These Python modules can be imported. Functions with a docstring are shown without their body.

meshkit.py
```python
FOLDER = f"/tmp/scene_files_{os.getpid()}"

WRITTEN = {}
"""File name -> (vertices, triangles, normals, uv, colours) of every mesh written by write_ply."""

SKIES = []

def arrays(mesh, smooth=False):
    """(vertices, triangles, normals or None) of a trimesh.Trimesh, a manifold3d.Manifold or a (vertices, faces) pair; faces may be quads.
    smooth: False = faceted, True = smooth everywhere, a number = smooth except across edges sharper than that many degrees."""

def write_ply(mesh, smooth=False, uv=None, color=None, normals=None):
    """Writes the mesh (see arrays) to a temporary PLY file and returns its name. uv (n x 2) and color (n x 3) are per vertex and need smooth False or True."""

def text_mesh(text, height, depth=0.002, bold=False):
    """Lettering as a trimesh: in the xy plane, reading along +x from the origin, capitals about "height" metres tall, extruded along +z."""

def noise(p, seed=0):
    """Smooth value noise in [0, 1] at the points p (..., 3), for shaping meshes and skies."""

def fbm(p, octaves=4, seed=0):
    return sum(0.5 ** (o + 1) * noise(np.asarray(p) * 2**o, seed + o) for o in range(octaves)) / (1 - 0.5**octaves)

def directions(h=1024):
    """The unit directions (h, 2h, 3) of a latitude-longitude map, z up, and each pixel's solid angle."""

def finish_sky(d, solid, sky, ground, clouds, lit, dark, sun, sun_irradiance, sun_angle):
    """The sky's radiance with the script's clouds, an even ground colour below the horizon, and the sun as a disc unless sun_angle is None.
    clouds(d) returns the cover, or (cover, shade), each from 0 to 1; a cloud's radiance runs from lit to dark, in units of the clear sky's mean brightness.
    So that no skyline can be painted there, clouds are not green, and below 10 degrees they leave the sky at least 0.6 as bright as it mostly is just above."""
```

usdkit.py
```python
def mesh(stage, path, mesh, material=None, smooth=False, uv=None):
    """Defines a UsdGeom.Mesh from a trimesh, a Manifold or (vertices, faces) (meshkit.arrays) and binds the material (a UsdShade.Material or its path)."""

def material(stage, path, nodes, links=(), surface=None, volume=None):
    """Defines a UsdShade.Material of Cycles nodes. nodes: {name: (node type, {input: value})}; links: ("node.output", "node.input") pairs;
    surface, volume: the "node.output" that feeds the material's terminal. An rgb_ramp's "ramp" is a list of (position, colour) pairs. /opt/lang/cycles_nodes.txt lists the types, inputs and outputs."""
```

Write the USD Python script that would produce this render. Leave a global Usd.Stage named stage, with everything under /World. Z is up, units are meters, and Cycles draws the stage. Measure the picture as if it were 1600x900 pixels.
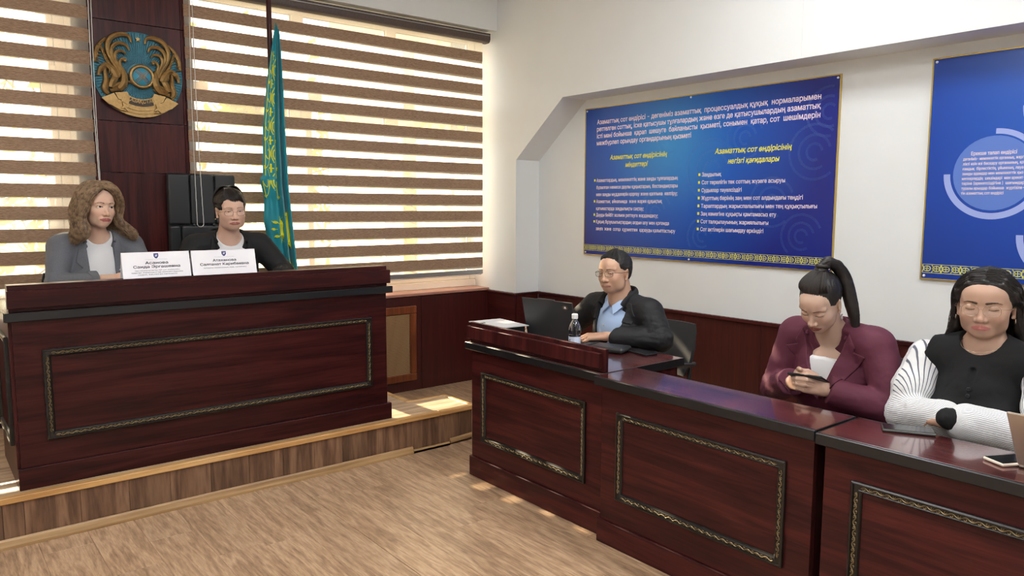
import math, random
import numpy as np
import trimesh
import manifold3d as m3
import meshkit, usdkit
from pxr import Usd, UsdGeom, UsdLux, UsdShade, Gf, Sdf, Vt
from shapely.geometry import Polygon, LineString

random.seed(7)
RNG = np.random.default_rng(11)
PI = math.pi
stage = Usd.Stage.CreateInMemory()
UsdGeom.SetStageUpAxis(stage, UsdGeom.Tokens.z)
UsdGeom.SetStageMetersPerUnit(stage, 1.0)
UsdGeom.Xform.Define(stage, '/World')
UsdGeom.Scope.Define(stage, '/World/Looks')

# ---------------------------------------------------------------- camera
CAM_F, CAM_YAW, CAM_PITCH, CAM_ROLL, CAM_H = 1174.1, 51.048, -6.1906, 0.1763, 1.5
cam = UsdGeom.Camera.Define(stage, '/World/camera')
cam.CreateHorizontalApertureAttr(36.0)
cam.CreateVerticalApertureAttr(20.25)
cam.CreateFocalLengthAttr(CAM_F / 1600 * 36.0)
cam.CreateClippingRangeAttr((0.05, 500.0))
cam.CreateExposureAttr(0.0)
_y, _p, _r = map(math.radians, (CAM_YAW, CAM_PITCH, CAM_ROLL))
_fw = np.array([math.cos(_p) * math.cos(_y), math.cos(_p) * math.sin(_y), math.sin(_p)])
_rt = np.array([math.sin(_y), -math.cos(_y), 0.0])
_up = np.cross(_rt, _fw)
_rt, _up = _rt * math.cos(_r) + _up * math.sin(_r), -_rt * math.sin(_r) + _up * math.cos(_r)
cam.AddTransformOp().Set(Gf.Matrix4d(*_rt, 0, *_up, 0, *(-_fw), 0, 0, 0, CAM_H, 1))

# ---------------------------------------------------------------- sky and sun
SKY_STRENGTH, SUN_STRENGTH, LAMP = 6.0, 5.0, 21.0
dome = UsdLux.DomeLight.Define(stage, '/World/sky')
dome.CreateIntensityAttr(1.0)
usdkit.material(stage, '/World/Looks/sky', {
    'tc': ('texture_coordinate', {}),
    'sep': ('separate_xyz', {}),
    'ramp': ('rgb_ramp', {'ramp': [(0.0, (0.62, 0.58, 0.50)), (0.5, (1.0, 0.95, 0.86)), (0.75, (0.80, 0.88, 1.0)), (1.0, (0.55, 0.72, 1.0))]}),
    'mr': ('map_range', {'from_min': -1.0, 'from_max': 1.0}),
    'bg': ('background_shader', {'strength': SKY_STRENGTH})},
    [('tc.generated', 'sep.vector'), ('sep.z', 'mr.value'), ('mr.result', 'ramp.fac'), ('ramp.color', 'bg.color')], surface='bg.background')
UsdShade.MaterialBindingAPI.Apply(dome.GetPrim()).Bind(UsdShade.Material.Get(stage, '/World/Looks/sky'))
sun = UsdLux.DistantLight.Define(stage, '/World/sun')
sun.CreateIntensityAttr(SUN_STRENGTH)
sun.CreateAngleAttr(0.6); sun.CreateNormalizeAttr(True)
sun.CreateColorAttr(Gf.Vec3f(1.0, 0.86, 0.66))
_sd = np.array([0.05, -0.87, -0.47]); _sd /= np.linalg.norm(_sd)     # the way sunlight travels
_sx = np.cross([0, 0, 1.0], -_sd); _sx /= np.linalg.norm(_sx); _sy = np.cross(-_sd, _sx)
sun.AddTransformOp().Set(Gf.Matrix4d(*_sx, 0, *_sy, 0, *(-_sd), 0, 0, 0, 6, 1))

# ---------------------------------------------------------------- helpers
USED = {}
def numbered(parent, name):
    k = (parent, name)
    n = USED.get(k, 0); USED[k] = n + 1
    return name if n == 0 else f'{name}_{n:03d}'
def path_of(o):
    return '/World' if o is None else str(o.GetPath())
MAT = {}
def material(name, nodes, links, surface):
    usdkit.material(stage, f'/World/Looks/{name}', nodes, links, surface)
    MAT[name] = UsdShade.Material.Get(stage, f'/World/Looks/{name}')
    return name
def tag(o, label=None, cat=None, group=None, kind=None):
    p = o.GetPrim() if hasattr(o, 'GetPrim') else o
    for k, v in (('label', label), ('category', cat), ('group', group), ('kind', kind)):
        if v: p.SetCustomDataByKey(k, v)
    return p
def obj(name, mesh, mat, parent=None, smooth=False, label=None, kind=None, color=None):
    path = path_of(parent) + '/' + numbered(path_of(parent), name)
    m = usdkit.mesh(stage, path, mesh, MAT[mat], smooth=smooth)
    if color is not None:
        UsdGeom.PrimvarsAPI(m).CreatePrimvar('col', Sdf.ValueTypeNames.Color3fArray, 'vertex').Set(Vt.Vec3fArray.FromNumpy(np.asarray(color, np.float32)))
    p = m.GetPrim()
    if label: p.SetCustomDataByKey('label', label)
    if kind: p.SetCustomDataByKey('kind', kind)
    return p
def thing(name, label, cat, loc=(0, 0, 0), rz=0.0, group=None, kind=None):
    x = UsdGeom.Xform.Define(stage, '/World/' + numbered('/World', name))
    x.AddTranslateOp().Set(Gf.Vec3d(*map(float, loc)))
    if rz: x.AddRotateZOp().Set(float(rz))
    return tag(x, label, cat, group, kind)
def struct(name, mesh=None, mat=None, smooth=False):
    if mesh is None:
        x = UsdGeom.Xform.Define(stage, '/World/' + numbered('/World', name)).GetPrim()
    else:
        x = obj(name, mesh, mat, None, smooth)
    x.SetCustomDataByKey('kind', 'structure')
    return x
def copy_of(proto, label, loc, rz=0.0, name=None, group=None):
    was = proto.GetCustomData()
    o = thing(name or proto.GetName().rstrip('0123456789').rstrip('_'), label, was['category'], loc, rz, group or was.get('group'))
    o.GetReferences().AddInternalReference(proto.GetPath()); o.SetInstanceable(True)
    return o
cat_ = trimesh.util.concatenate
def B(x0, x1, y0, y1, z0, z1, ch=0.0):
    """A box, its twelve edges chamfered by ch."""
    lo, hi = np.minimum((x0, y0, z0), (x1, y1, z1)).astype(float), np.maximum((x0, y0, z0), (x1, y1, z1)).astype(float)
    if ch <= 0:
        return trimesh.creation.box(bounds=np.array([lo, hi]))
    ch = min(ch, 0.45 * (hi - lo).min())
    pts = []
    for ax in range(3):
        for s in np.ndindex(2, 2, 2):
            p = np.where(s, hi, lo).astype(float)
            for k in range(3):
                if k != ax: p[k] += ch if s[k] == 0 else -ch
            pts.append(p)
    return mani(m3.Manifold.hull_points(np.array(pts, float)))
def mani(m):
    a = m.to_mesh()
    return trimesh.Trimesh(np.array(a.vert_properties[:, :3], float), np.array(a.tri_verts), process=False)
def toman(t):
    return m3.Manifold(m3.Mesh(np.asarray(t.vertices, np.float32), np.asarray(t.faces, np.uint32)))
def xf(mesh, R=None, t=None, s=None):
    m = mesh.copy()
    if s is not None: m.vertices = m.vertices * s
    if R is not None: m.vertices = m.vertices @ np.asarray(R, float).T
    if t is not None: m.vertices = m.vertices + np.asarray(t, float)
    return m
def rot(axis, deg):
    return trimesh.transformations.rotation_matrix(math.radians(deg), axis)[:3, :3]
def tube(pts, r, sides=8, flat=1.0, closed=False, up=None, caps=True):
    """A swept tube through pts with radius r (one or many); flat squeezes it along its second normal."""
    p = np.asarray(pts, float); n = len(p)
    r = np.broadcast_to(np.asarray(r, float), (n,))
    if closed:
        t = np.roll(p, -1, 0) - np.roll(p, 1, 0)
    else:
        t = np.gradient(p, axis=0)
    t = t / (np.linalg.norm(t, axis=1, keepdims=True) + 1e-12)
    if up is None:
        u0 = np.array([0, 0, 1.0]) if abs(t[0][2]) < 0.9 else np.array([1.0, 0, 0])
    else: u0 = np.asarray(up, float)
    A = np.zeros_like(p); 
    a = np.cross(t[0], u0); a /= np.linalg.norm(a) + 1e-12
    for i in range(n):
        if up is not None:
            a2 = np.cross(t[i], u0)
            if np.linalg.norm(a2) > 1e-6: a = a2
        a = a - t[i] * (a @ t[i]); a /= np.linalg.norm(a) + 1e-12
        A[i] = a
    Bn = np.cross(t, A)
    th = np.linspace(0, 2 * PI, sides, endpoint=False)
    V = (p[:, None] + r[:, None, None] * (np.cos(th)[None, :, None] * A[:, None] + flat * np.sin(th)[None, :, None] * Bn[:, None])).reshape(-1, 3)
    F = []
    for i in range(n if closed else n - 1):
        j = (i + 1) % n
        for k in range(sides):
            l = (k + 1) % sides
            F += [(i * sides + k, i * sides + l, j * sides + l), (i * sides + k, j * sides + l, j * sides + k)]
    if not closed and caps:
        V = np.vstack([V, p[0], p[-1]]); c0, c1 = len(V) - 2, len(V) - 1
        for k in range(sides):
            l = (k + 1) % sides
            F += [(c0, l, k), (c1, (n - 1) * sides + k, (n - 1) * sides + l)]
    m = trimesh.Trimesh(V, np.array(F), process=False)
    if m.volume < 0: m.invert()
    return m
def lathe(prof, sides=32):
    return trimesh.creation.revolve(np.array(prof, float), sections=sides)
def prism(poly, h, axes='xyz', base=0.0):
    """Extrudes a 2D polygon by h; axes names which world axes take (u, v, extrusion)."""
    g = poly if hasattr(poly, 'exterior') else Polygon(poly)
    m = trimesh.creation.extrude_polygon(g, h, engine='earcut')
    v = m.vertices.copy(); v[:, 2] += base
    out = np.zeros_like(v)
    for k, a in enumerate(axes): out[:, 'xyz'.index(a)] = v[:, k]
    m = trimesh.Trimesh(out, m.faces, process=False)
    if m.volume < 0: m.invert()
    return m
def spline(pts, n):
    from scipy.interpolate import CubicSpline
    p = np.asarray(pts, float)
    s = np.r_[0, np.cumsum(np.linalg.norm(np.diff(p, axis=0), axis=1))]
    return CubicSpline(s, p, axis=0)(np.linspace(0, s[-1], n))
def look(P, to):
    d = np.asarray(to, float) - P
    return d / np.linalg.norm(d)

# ---------------------------------------------------------------- materials
def plain(name, col, rough=0.5, metal=0.0, spec=0.5, coat=0.0, sheen=0.0, noise=0.0, nscale=30.0, bump=0.0, bscale=200.0):
    n = {'p': ('principled_bsdf', {'base_color': col, 'roughness': rough, 'metallic': metal, 'specular_ior_level': spec, 'coat_weight': coat, 'coat_roughness': 0.12, 'sheen_weight': sheen})}
    l = []
    if noise or bump:
        n['g'] = ('geometry', {})
    if noise:
        n['n'] = ('noise_texture', {'scale': nscale, 'detail': 4.0})
        n['r'] = ('rgb_ramp', {'ramp': [(0.25, tuple(np.array(col) * (1 - noise))), (0.75, tuple(np.minimum(np.array(col) * (1 + noise), 1.0)))]})
        l += [('g.position', 'n.vector'), ('n.fac', 'r.fac'), ('r.color', 'p.base_color')]
    if bump:
        n['bn'] = ('noise_texture', {'scale': bscale, 'detail': 3.0})
        n['b'] = ('bump', {'strength': bump, 'distance': 0.002})
        l += [('g.position', 'bn.vector'), ('bn.fac', 'b.height'), ('b.normal', 'p.normal')]
    return material(name, n, l, 'p.BSDF')
def wood(name, dark, mid, light, axis, rough=0.35, coat=0.0, spec=0.5, fine=60.0, stretch=14.0, rnd=0.0, wave=0.35, spec_tint=None, bump=0.05, big=2.0):
    """Grain along one world axis, with broad cathedral waves and fine pores."""
    sc = [1.0, 1.0, 1.0]; sc['xyz'.index(axis)] = 1.0 / stretch
    n = {'g': ('geometry', {}), 'oi': ('object_info', {}),
         'off': ('combine_xyz', {}), 'om': ('math', {'math_type': 'multiply', 'value2': 37.0 if rnd else 0.0}),
         'add': ('vector_math', {'math_type': 'add'}),
         'mp': ('mapping', {'mapping_type': 'point', 'scale': tuple(sc)}),
         'n1': ('noise_texture', {'scale': 9.0 * big, 'detail': 3.0, 'distortion': 0.8}),
         'n2': ('noise_texture', {'scale': fine, 'detail': 5.0, 'roughness': 0.65}),
         'w': ('math', {'math_type': 'multiply', 'value2': 5.0}), 'fr': ('math', {'math_type': 'pingpong', 'value2': 1.0}),
         'mx': ('mix_float', {'fac': 1 - wave}),
         'r': ('rgb_ramp', {'ramp': [(0.22, dark), (0.5, mid), (0.8, light)]}),
         'hs': ('hsv', {}), 'vv': ('math', {'math_type': 'multiply_add', 'value2': rnd, 'value3': 1.0 - rnd / 2}),
         'p': ('principled_bsdf', {'roughness': rough, 'coat_weight': coat, 'coat_roughness': 0.08, 'specular_ior_level': spec}),
         'b': ('bump', {'strength': bump, 'distance': 0.001})}
    l = [('oi.random', 'om.value1'), ('om.value', 'off.x'), ('om.value', 'off.y'), ('om.value', 'off.z'),
         ('g.position', 'add.vector1'), ('off.vector', 'add.vector2'), ('add.vector', 'mp.vector'),
         ('mp.vector', 'n1.vector'), ('mp.vector', 'n2.vector'), ('n1.fac', 'w.value1'), ('w.value', 'fr.value1'),
         ('fr.value', 'mx.a'), ('n2.fac', 'mx.b'), ('mx.result', 'r.fac'), ('r.color', 'hs.color'), ('oi.random', 'vv.value1'), ('vv.value', 'hs.value'),
         ('hs.color', 'p.base_color'), ('n2.fac', 'b.height'), ('b.normal', 'p.normal')]
    return material(name, n, l, 'p.BSDF')
def vcol(name, rough=0.5, sss=0.0, spec=0.5, sheen=0.0, bump=0.0, bscale=400.0, coat=0.0):
    n = {'a': ('attribute', {'attribute': 'col'}),
         'p': ('principled_bsdf', {'roughness': rough, 'specular_ior_level': spec, 'subsurface_weight': sss, 'subsurface_scale': 0.006, 'subsurface_radius': (1.0, 0.35, 0.2), 'sheen_weight': sheen, 'coat_weight': coat})}
    l = [('a.color', 'p.base_color')]
    if bump:
        n.update({'g': ('geometry', {}), 'bn': ('noise_texture', {'scale': bscale, 'detail': 2.0}), 'b': ('bump', {'strength': bump, 'distance': 0.001})})
        l += [('g.position', 'bn.vector'), ('bn.fac', 'b.height'), ('b.normal', 'p.normal')]
    return material(name, n, l, 'p.BSDF')
def sr(r, g, b):
    """sRGB 0-255 to linear."""
    c = np.array([r, g, b], float) / 255
    return tuple(np.where(c < 0.04045, c / 12.92, ((c + 0.055) / 1.055) ** 2.4))
MD, MM, ML = (0.022, 0.0052, 0.0062), (0.053, 0.0105, 0.0108), (0.092, 0.018, 0.016)
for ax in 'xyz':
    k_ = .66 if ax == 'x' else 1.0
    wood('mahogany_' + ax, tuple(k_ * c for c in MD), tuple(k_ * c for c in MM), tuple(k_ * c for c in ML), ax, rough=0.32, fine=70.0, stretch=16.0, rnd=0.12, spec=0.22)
wood('mahogany_top', tuple(np.array(MD) * 1.3), tuple(np.array(MM) * 1.5), tuple(np.array(ML) * 1.4), 'y', rough=0.2, coat=1.0, fine=60.0)
wood('mahogany_top_x', tuple(np.array(MD) * 1.3), tuple(np.array(MM) * 1.5), tuple(np.array(ML) * 1.4), 'x', rough=0.2, coat=1.0, fine=60.0)
wood('wainscot', (0.030, 0.0050, 0.0050), (0.055, 0.0085, 0.0075), (0.082, 0.013, 0.011), 'z', rough=0.35, fine=90.0, stretch=25.0, wave=0.15)
wood('wainscot_pier', (0.024, 0.0045, 0.0045), (0.056, 0.0090, 0.0080), (0.088, 0.015, 0.012), 'y', rough=0.32, fine=70.0, stretch=14.0, wave=0.3)
wood('floor_plank', sr(128, 101, 79), sr(182, 149, 118), sr(220, 189, 156), 'y', rough=0.30, fine=100.0, stretch=9.0, rnd=0.10, wave=0.22, big=3.0)
wood('riser_plank', sr(74, 52, 38), sr(113, 83, 62), sr(143, 110, 84), 'z', rough=0.45, fine=70.0, stretch=9.0, rnd=0.4, wave=0.4, big=1.4)
wood('oak_edge', sr(176, 128, 74), sr(204, 158, 98), sr(222, 182, 124), 'x', rough=0.35, fine=60.0, stretch=20.0)
wood('oak_skirting', sr(138, 104, 66), sr(166, 131, 88), sr(186, 153, 108), 'x', rough=0.4, fine=60.0, stretch=20.0)
wood('platform_top', sr(150, 120, 90), sr(190, 160, 128), sr(214, 188, 158), 'x', rough=0.4, fine=60.0, stretch=12.0)
wood('cherry', sr(92, 44, 22), sr(122, 62, 32), sr(146, 80, 44), 'z', rough=0.35)
plain('wall_paint', (0.775, 0.80, 0.80), 0.6, noise=0.02, nscale=3.0, bump=0.06, bscale=120.0)
plain('ceiling_paint', (0.80, 0.80, 0.79), 0.7)
plain('black_edge', (0.010, 0.011, 0.013), 0.28)
plain('black_gap', (0.006, 0.004, 0.004), 0.6)
plain('pvc', (0.80, 0.77, 0.72), 0.35)
plain('pvc_seal', (0.05, 0.05, 0.05), 0.6)
plain('sill_board', sr(176, 128, 112), 0.3)
plain('cream_cap', sr(196, 170, 140), 0.4)
plain('metal_grey', (0.45, 0.45, 0.46), 0.35, metal=1.0)
plain('white_plastic', (0.82, 0.82, 0.80), 0.35)
plain('cord', (0.68, 0.66, 0.62), 0.6)
plain('gold', (0.36, 0.225, 0.085), 0.34, metal=0.7, noise=0.25, nscale=60.0)
plain('gold_frame', (0.60, 0.44, 0.14), 0.3, metal=0.85)
plain('frame_black', (0.012, 0.010, 0.008), 0.35)
plain('bronze_dark', (0.05, 0.03, 0.014), 0.5)
plain('frame_gold', (0.26, 0.19, 0.095), 0.4, metal=0.6)
plain('emblem_blue', (0.055, 0.22, 0.30), 0.4, noise=0.2, nscale=40.0)
plain('emblem_sky', (0.05, 0.33, 0.50), 0.3)
plain('leather', (0.024, 0.025, 0.027), 0.30, bump=0.25, bscale=350.0)
plain('black_plastic', (0.014, 0.014, 0.015), 0.45)
plain('black_mesh', (0.020, 0.020, 0.022), 0.7)
plain('paper', (0.86, 0.86, 0.90), 0.55)
plain('paper_grey', (0.62, 0.62, 0.63), 0.6)
plain('ink', (0.035, 0.035, 0.05), 0.6)
plain('ink_soft', (0.40, 0.40, 0.44), 0.6)
plain('ink_blue', (0.05, 0.06, 0.20), 0.5)
plain('print_white', (0.86, 0.84, 0.86), 0.5)
plain('print_red', (0.50, 0.26, 0.33), 0.5)
plain('print_pink', (0.80, 0.68, 0.75), 0.5)
plain('print_rose', (0.50, 0.22, 0.30), 0.5)
plain('print_yellow', (0.85, 0.80, 0.05), 0.5)
plain('print_gold', (0.62, 0.60, 0.10), 0.45)
plain('print_lilac', (0.34, 0.42, 0.80), 0.45)
plain('print_disc', (0.10, 0.20, 0.60), 0.45)
material('print_pattern', {'p': ('principled_bsdf', {'base_color': (0.10, 0.28, 0.75), 'roughness': 0.3, 'alpha': 0.08})}, [], 'p.BSDF')
plain('rattan', sr(176, 140, 98), 0.6)
plain('rattan_back', sr(96, 66, 40), 0.8)
plain('ground', sr(150, 140, 110), 0.9)
plain('facade', sr(214, 176, 132), 0.8)
plain('bark', sr(96, 80, 62), 0.9)
material('lamp_panel', {'e': ('emission', {'color': (0.97, 0.985, 1.0), 'strength': LAMP})}, [], 'e.emission')
material('glass_pane', {'f': ('fresnel', {'IOR': 1.45}), 't': ('transparent_bsdf', {'color': (0.97, 0.98, 0.97)}), 'g': ('glossy_bsdf', {'color': (1, 1, 1), 'roughness': 0.0}), 'm': ('mix_closure', {})},
         [('f.fac', 'm.fac'), ('t.BSDF', 'm.closure1'), ('g.BSDF', 'm.closure2')], 'm.closure')
material('sheer', {'t': ('transparent_bsdf', {'color': (1.0, 0.98, 0.94)}), 'd': ('translucent_bsdf', {'color': (0.92, 0.89, 0.80)}), 'd2': ('diffuse_bsdf', {'color': (0.8, 0.77, 0.70)}), 'm1': ('mix_closure', {'fac': 0.4}), 'm': ('mix_closure', {'fac': 0.38})},
         [('d.BSDF', 'm1.closure1'), ('d2.BSDF', 'm1.closure2'), ('t.BSDF', 'm.closure1'), ('m1.closure', 'm.closure2')], 'm.closure')
material('slat_cloth', {'g': ('geometry', {}), 'mp': ('mapping', {'scale': (1.0, 1.0, 14.0)}), 'n': ('noise_texture', {'scale': 45.0, 'detail': 5.0, 'roughness': 0.7}),
                        'r': ('rgb_ramp', {'ramp': [(0.3, sr(118, 94, 76)), (0.5, sr(168, 138, 114)), (0.72, sr(204, 178, 152))]}),
                        'd': ('diffuse_bsdf', {}), 't': ('translucent_bsdf', {}), 'm': ('mix_closure', {'fac': 0.07})},
         [('g.position', 'mp.vector'), ('mp.vector', 'n.vector'), ('n.fac', 'r.fac'), ('r.color', 'd.color'), ('r.color', 't.color'), ('d.BSDF', 'm.closure1'), ('t.BSDF', 'm.closure2')], 'm.closure')
plain('cassette', sr(84, 70, 64), 0.4, noise=0.2, nscale=90.0)
material('leaf', {'oi': ('geometry', {}), 'n': ('noise_texture', {'scale': 2.0}), 'r': ('rgb_ramp', {'ramp': [(0.3, sr(150, 150, 60)), (0.55, sr(190, 170, 70)), (0.75, sr(206, 160, 90))]}), 'd': ('diffuse_bsdf', {}), 't': ('translucent_bsdf', {}), 'm': ('mix_closure', {'fac': 0.5})},
         [('oi.position', 'n.vector'), ('n.fac', 'r.fac'), ('r.color', 'd.color'), ('r.color', 't.color'), ('d.BSDF', 'm.closure1'), ('t.BSDF', 'm.closure2')], 'm.closure')
# ================================================================ the room
XL, XR, XN, YW, YF, ZC = -1.7, 3.94, 4.19, 5.22, -2.6, 3.25
# floor: printed planks laid along y, with one open sheet seam at x = 1.55
floor = struct('floor')
obj('floor_base', B(XL - .1, XN + .1, YF - .1, YW + .3, -0.1, -0.0045), 'black_gap', floor)
pw, rows = 0.196, []
xs = np.arange(1.552 - 17 * pw, XN, pw)
rg = random.Random(5)
plank_m = {}
for i, x in enumerate(xs):
    y = YF - rg.random() * 1.1
    while y < YW:
        L = 1.28
        y0, y1 = max(y, YF), min(y + L, YW)
        if y1 - y0 > 0.05:
            g = 0.0020 if abs(x - 1.552) < 1e-6 else 0.0005
            obj('plank', B(max(x + g, XL), min(x + pw - 0.0005, XN), y0 + .0005, y1 - .0005, -0.0045, 0.0, 0.0006), 'floor_plank', floor)
        y += L
# ceiling with its lamps
struct('ceiling', B(XL - .2, XN + .2, YF - .2, YW + .3, ZC, ZC + 0.1), 'ceiling_paint')
LAMPS = [(-0.4, -0.3), (1.2, -0.3), (2.8, -0.3), (-0.4, 2.0), (1.2, 2.0), (2.8, 2.0)]
lamp0 = None
for k, (lx, ly) in enumerate(LAMPS):
    lab = 'square ceiling light panel, ' + ('left', 'middle', 'right')[k % 3] + ' one of the row ' + ('over the camera side of the floor' if k < 3 else 'in front of the tall bench')
    if lamp0 is None:
        lamp0 = thing('ceiling_light', lab, 'light', (lx, ly, ZC), group='ceiling light panels')
        fr = B(-.31, .31, -.31, .31, -.022, 0, .004)
        obj('frame', fr, 'white_plastic', lamp0)
        obj('diffuser', B(-.29, .29, -.29, .29, -.085, -.0225), 'lamp_panel', lamp0)
    else:
        copy_of(lamp0, lab, (lx, ly, ZC), name='ceiling_light')
# right wall (east) with its chamfered niche
ARCH = [(4.826, 0), (4.826, 1.88), (4.272, 2.323), (-1.2, 2.323), (-1.75, 1.88), (-1.75, 0)]
slab = prism([(YF, -.0), (YW + .3, -.0), (YW + .3, ZC), (YF, ZC)], XN - XR, 'yzx', XR)
hole = prism(ARCH[:1] + [(4.826, -.2), (-1.75, -.2)][::1] + ARCH[5:] + ARCH[4:0:-1], 0.5, 'yzx', XR - .1)
slab = toman(slab) - toman(prism([(4.826, -.2), (4.826, 1.88), (4.272, 2.323), (-1.2, 2.323), (-1.75, 1.88), (-1.75, -.2)], 0.5, 'yzx', XR - .1))
slab = slab - toman(B(XR - .01, XR + .0015, 2.3225, 2.3265, 2.2, ZC + .1))
back = B(XN, XN + .12, YF, YW + .3, 0, ZC)
struct('wall_east', cat_([mani(slab), back]), 'wall_paint')
struct('wall_south', B(XL, XN + .12, YF - .12, YF, 0, ZC), 'wall_paint')
struct('wall_west', B(XL - .12, XL, YF - .12, YW + .3, 0, ZC), 'wall_paint')
# window wall (north): sill band, pier between the windows, lintel beam hanging into the room
north = [B(XL, XR, YW, YW + .28, 0, 0.775), B(0.845, 1.530, YW - .012, YW + .28, 0.775, 2.95),
         B(XL, XR, 5.08, YW + .28, 2.945, ZC), B(XL, -1.45, YW, YW + .28, 0.775, 2.95)]
nm = toman(north[0])
for q in north[1:]: nm = nm + toman(q)
struct('wall_north', mani(nm), 'wall_paint')

# windows: white plastic frames, panes
def window(x0, x1, zs, zt, mull_low, mull_up, transom):
    w = struct('window')
    yf0, yf1 = 5.40, 5.46
    fr = [B(x0, x0 + .06, yf0, yf1, zs, zt, .004), B(x1 - .06, x1, yf0, yf1, zs, zt, .004), B(x0 + .06, x1 - .06, yf0, yf1, zs, zs + .07, .004), B(x0 + .06, x1 - .06, yf0, yf1, zt - .06, zt, .004)]
    for f_ in fr: obj('window_frame', f_, 'pvc', w)
    obj('transom', B(x0 + .06, x1 - .06, yf0 - .004, yf1 + .004, transom[0], transom[1], .004), 'pvc', w)
    for a, b in mull_low: obj('mullion', B(a, b, yf0 - .003, yf1 + .003, zs + .07, transom[0], .004), 'pvc', w)
    for a, b in mull_up: obj('mullion', B(a, b, yf0 - .003, yf1 + .003, transom[1], zt - .06, .004), 'pvc', w)
    seal = []
    for row, (za, zb) in ((mull_low, (zs + .07, transom[0])), (mull_up, (transom[1], zt - .06))):
        ed = [x0 + .06] + [v for ab in row for v in ab] + [x1 - .06]
        for k in range(0, len(ed), 2):
            a, b = ed[k], ed[k + 1]
            obj('pane', B(a, b, 5.428, 5.432, za, zb), 'glass_pane', w)
            seal += [B(a, a + .006, 5.422, 5.4275, za, zb), B(b - .006, b, 5.422, 5.4275, za, zb), B(a, b, 5.422, 5.4275, za, za + .006), B(a, b, 5.422, 5.4275, zb - .006, zb)]
    obj('seal', cat_(seal), 'pvc_seal', w)
    return w
window(1.53, XR, 0.86, 2.945, [(2.27, 2.345), (2.352, 2.43), (3.06, 3.175)], [(2.295, 2.385), (3.075, 3.165)], (2.24, 2.335))
window(-1.45, 0.845, 0.86, 2.945, [(-0.55, -0.43), (0.705, 0.778)], [(-0.55, -0.45), (0.705, 0.778)], (2.25, 2.345))
# window sills (apron and board) and mahogany apron below
trim_sill = struct('trim_1')
for a, b in ((1.532, XR - .002), (-1.45, 0.843)):
    obj('sill_board', B(a, b, 5.185, 5.395, 0.776, 0.800, .004), 'sill_board', trim_sill)
    obj('sill_frame', B(a, b, 5.385, 5.46, 0.8005, 0.859, .004), 'pvc', trim_sill)
trim_apron = struct('trim_2')
px = [XL, -0.9, -0.2, .5, 1.2, 1.9, 2.59, 3.25, XR - .002]
for a, b in zip(px[:-1], px[1:]):
    obj('panel', B(a + .001, b - .001, 5.20, YW - .0005, 0.0, 0.772, .0015), 'wainscot', trim_apron)
# wainscot of the right wall: pier face, niche side, niche back, with their cap rails
trim_w = struct('trim_3')
obj('panel', B(XR - .012, XR - .0005, 4.816, YW - .022, 0, 0.765, .001), 'wainscot_pier', trim_w)
obj('panel', B(XR - .012, XN - .013, 4.8145, 4.8255, 0, 0.765, .001), 'wainscot_pier', trim_w)
ys = [4.812, 4.46, 3.86, 3.26, 2.66, 2.06, 1.46, .86, .26, -.34, -.94, -1.74]
for a, b in zip(ys[1:], ys[:-1]):
    obj('panel', B(XN - .012, XN - .0005, a + .0008, b - .0008, 0, 0.765, .001), 'wainscot', trim_w)
obj('cap_rail', B(XR - .03, XR - .0005, 4.795, YW + .12, 0.765, 0.783, .004), 'mahogany_y', trim_w)
obj('cap_rail', B(XR - .0005, XN - .032, 4.795, 4.8255, 0.765, 0.783, .004), 'mahogany_x', trim_w)
obj('cap_rail', B(XN - .03, XN - .0005, -1.74, 4.8255, 0.760, 0.783, .004), 'mahogany_y', trim_w)
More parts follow.
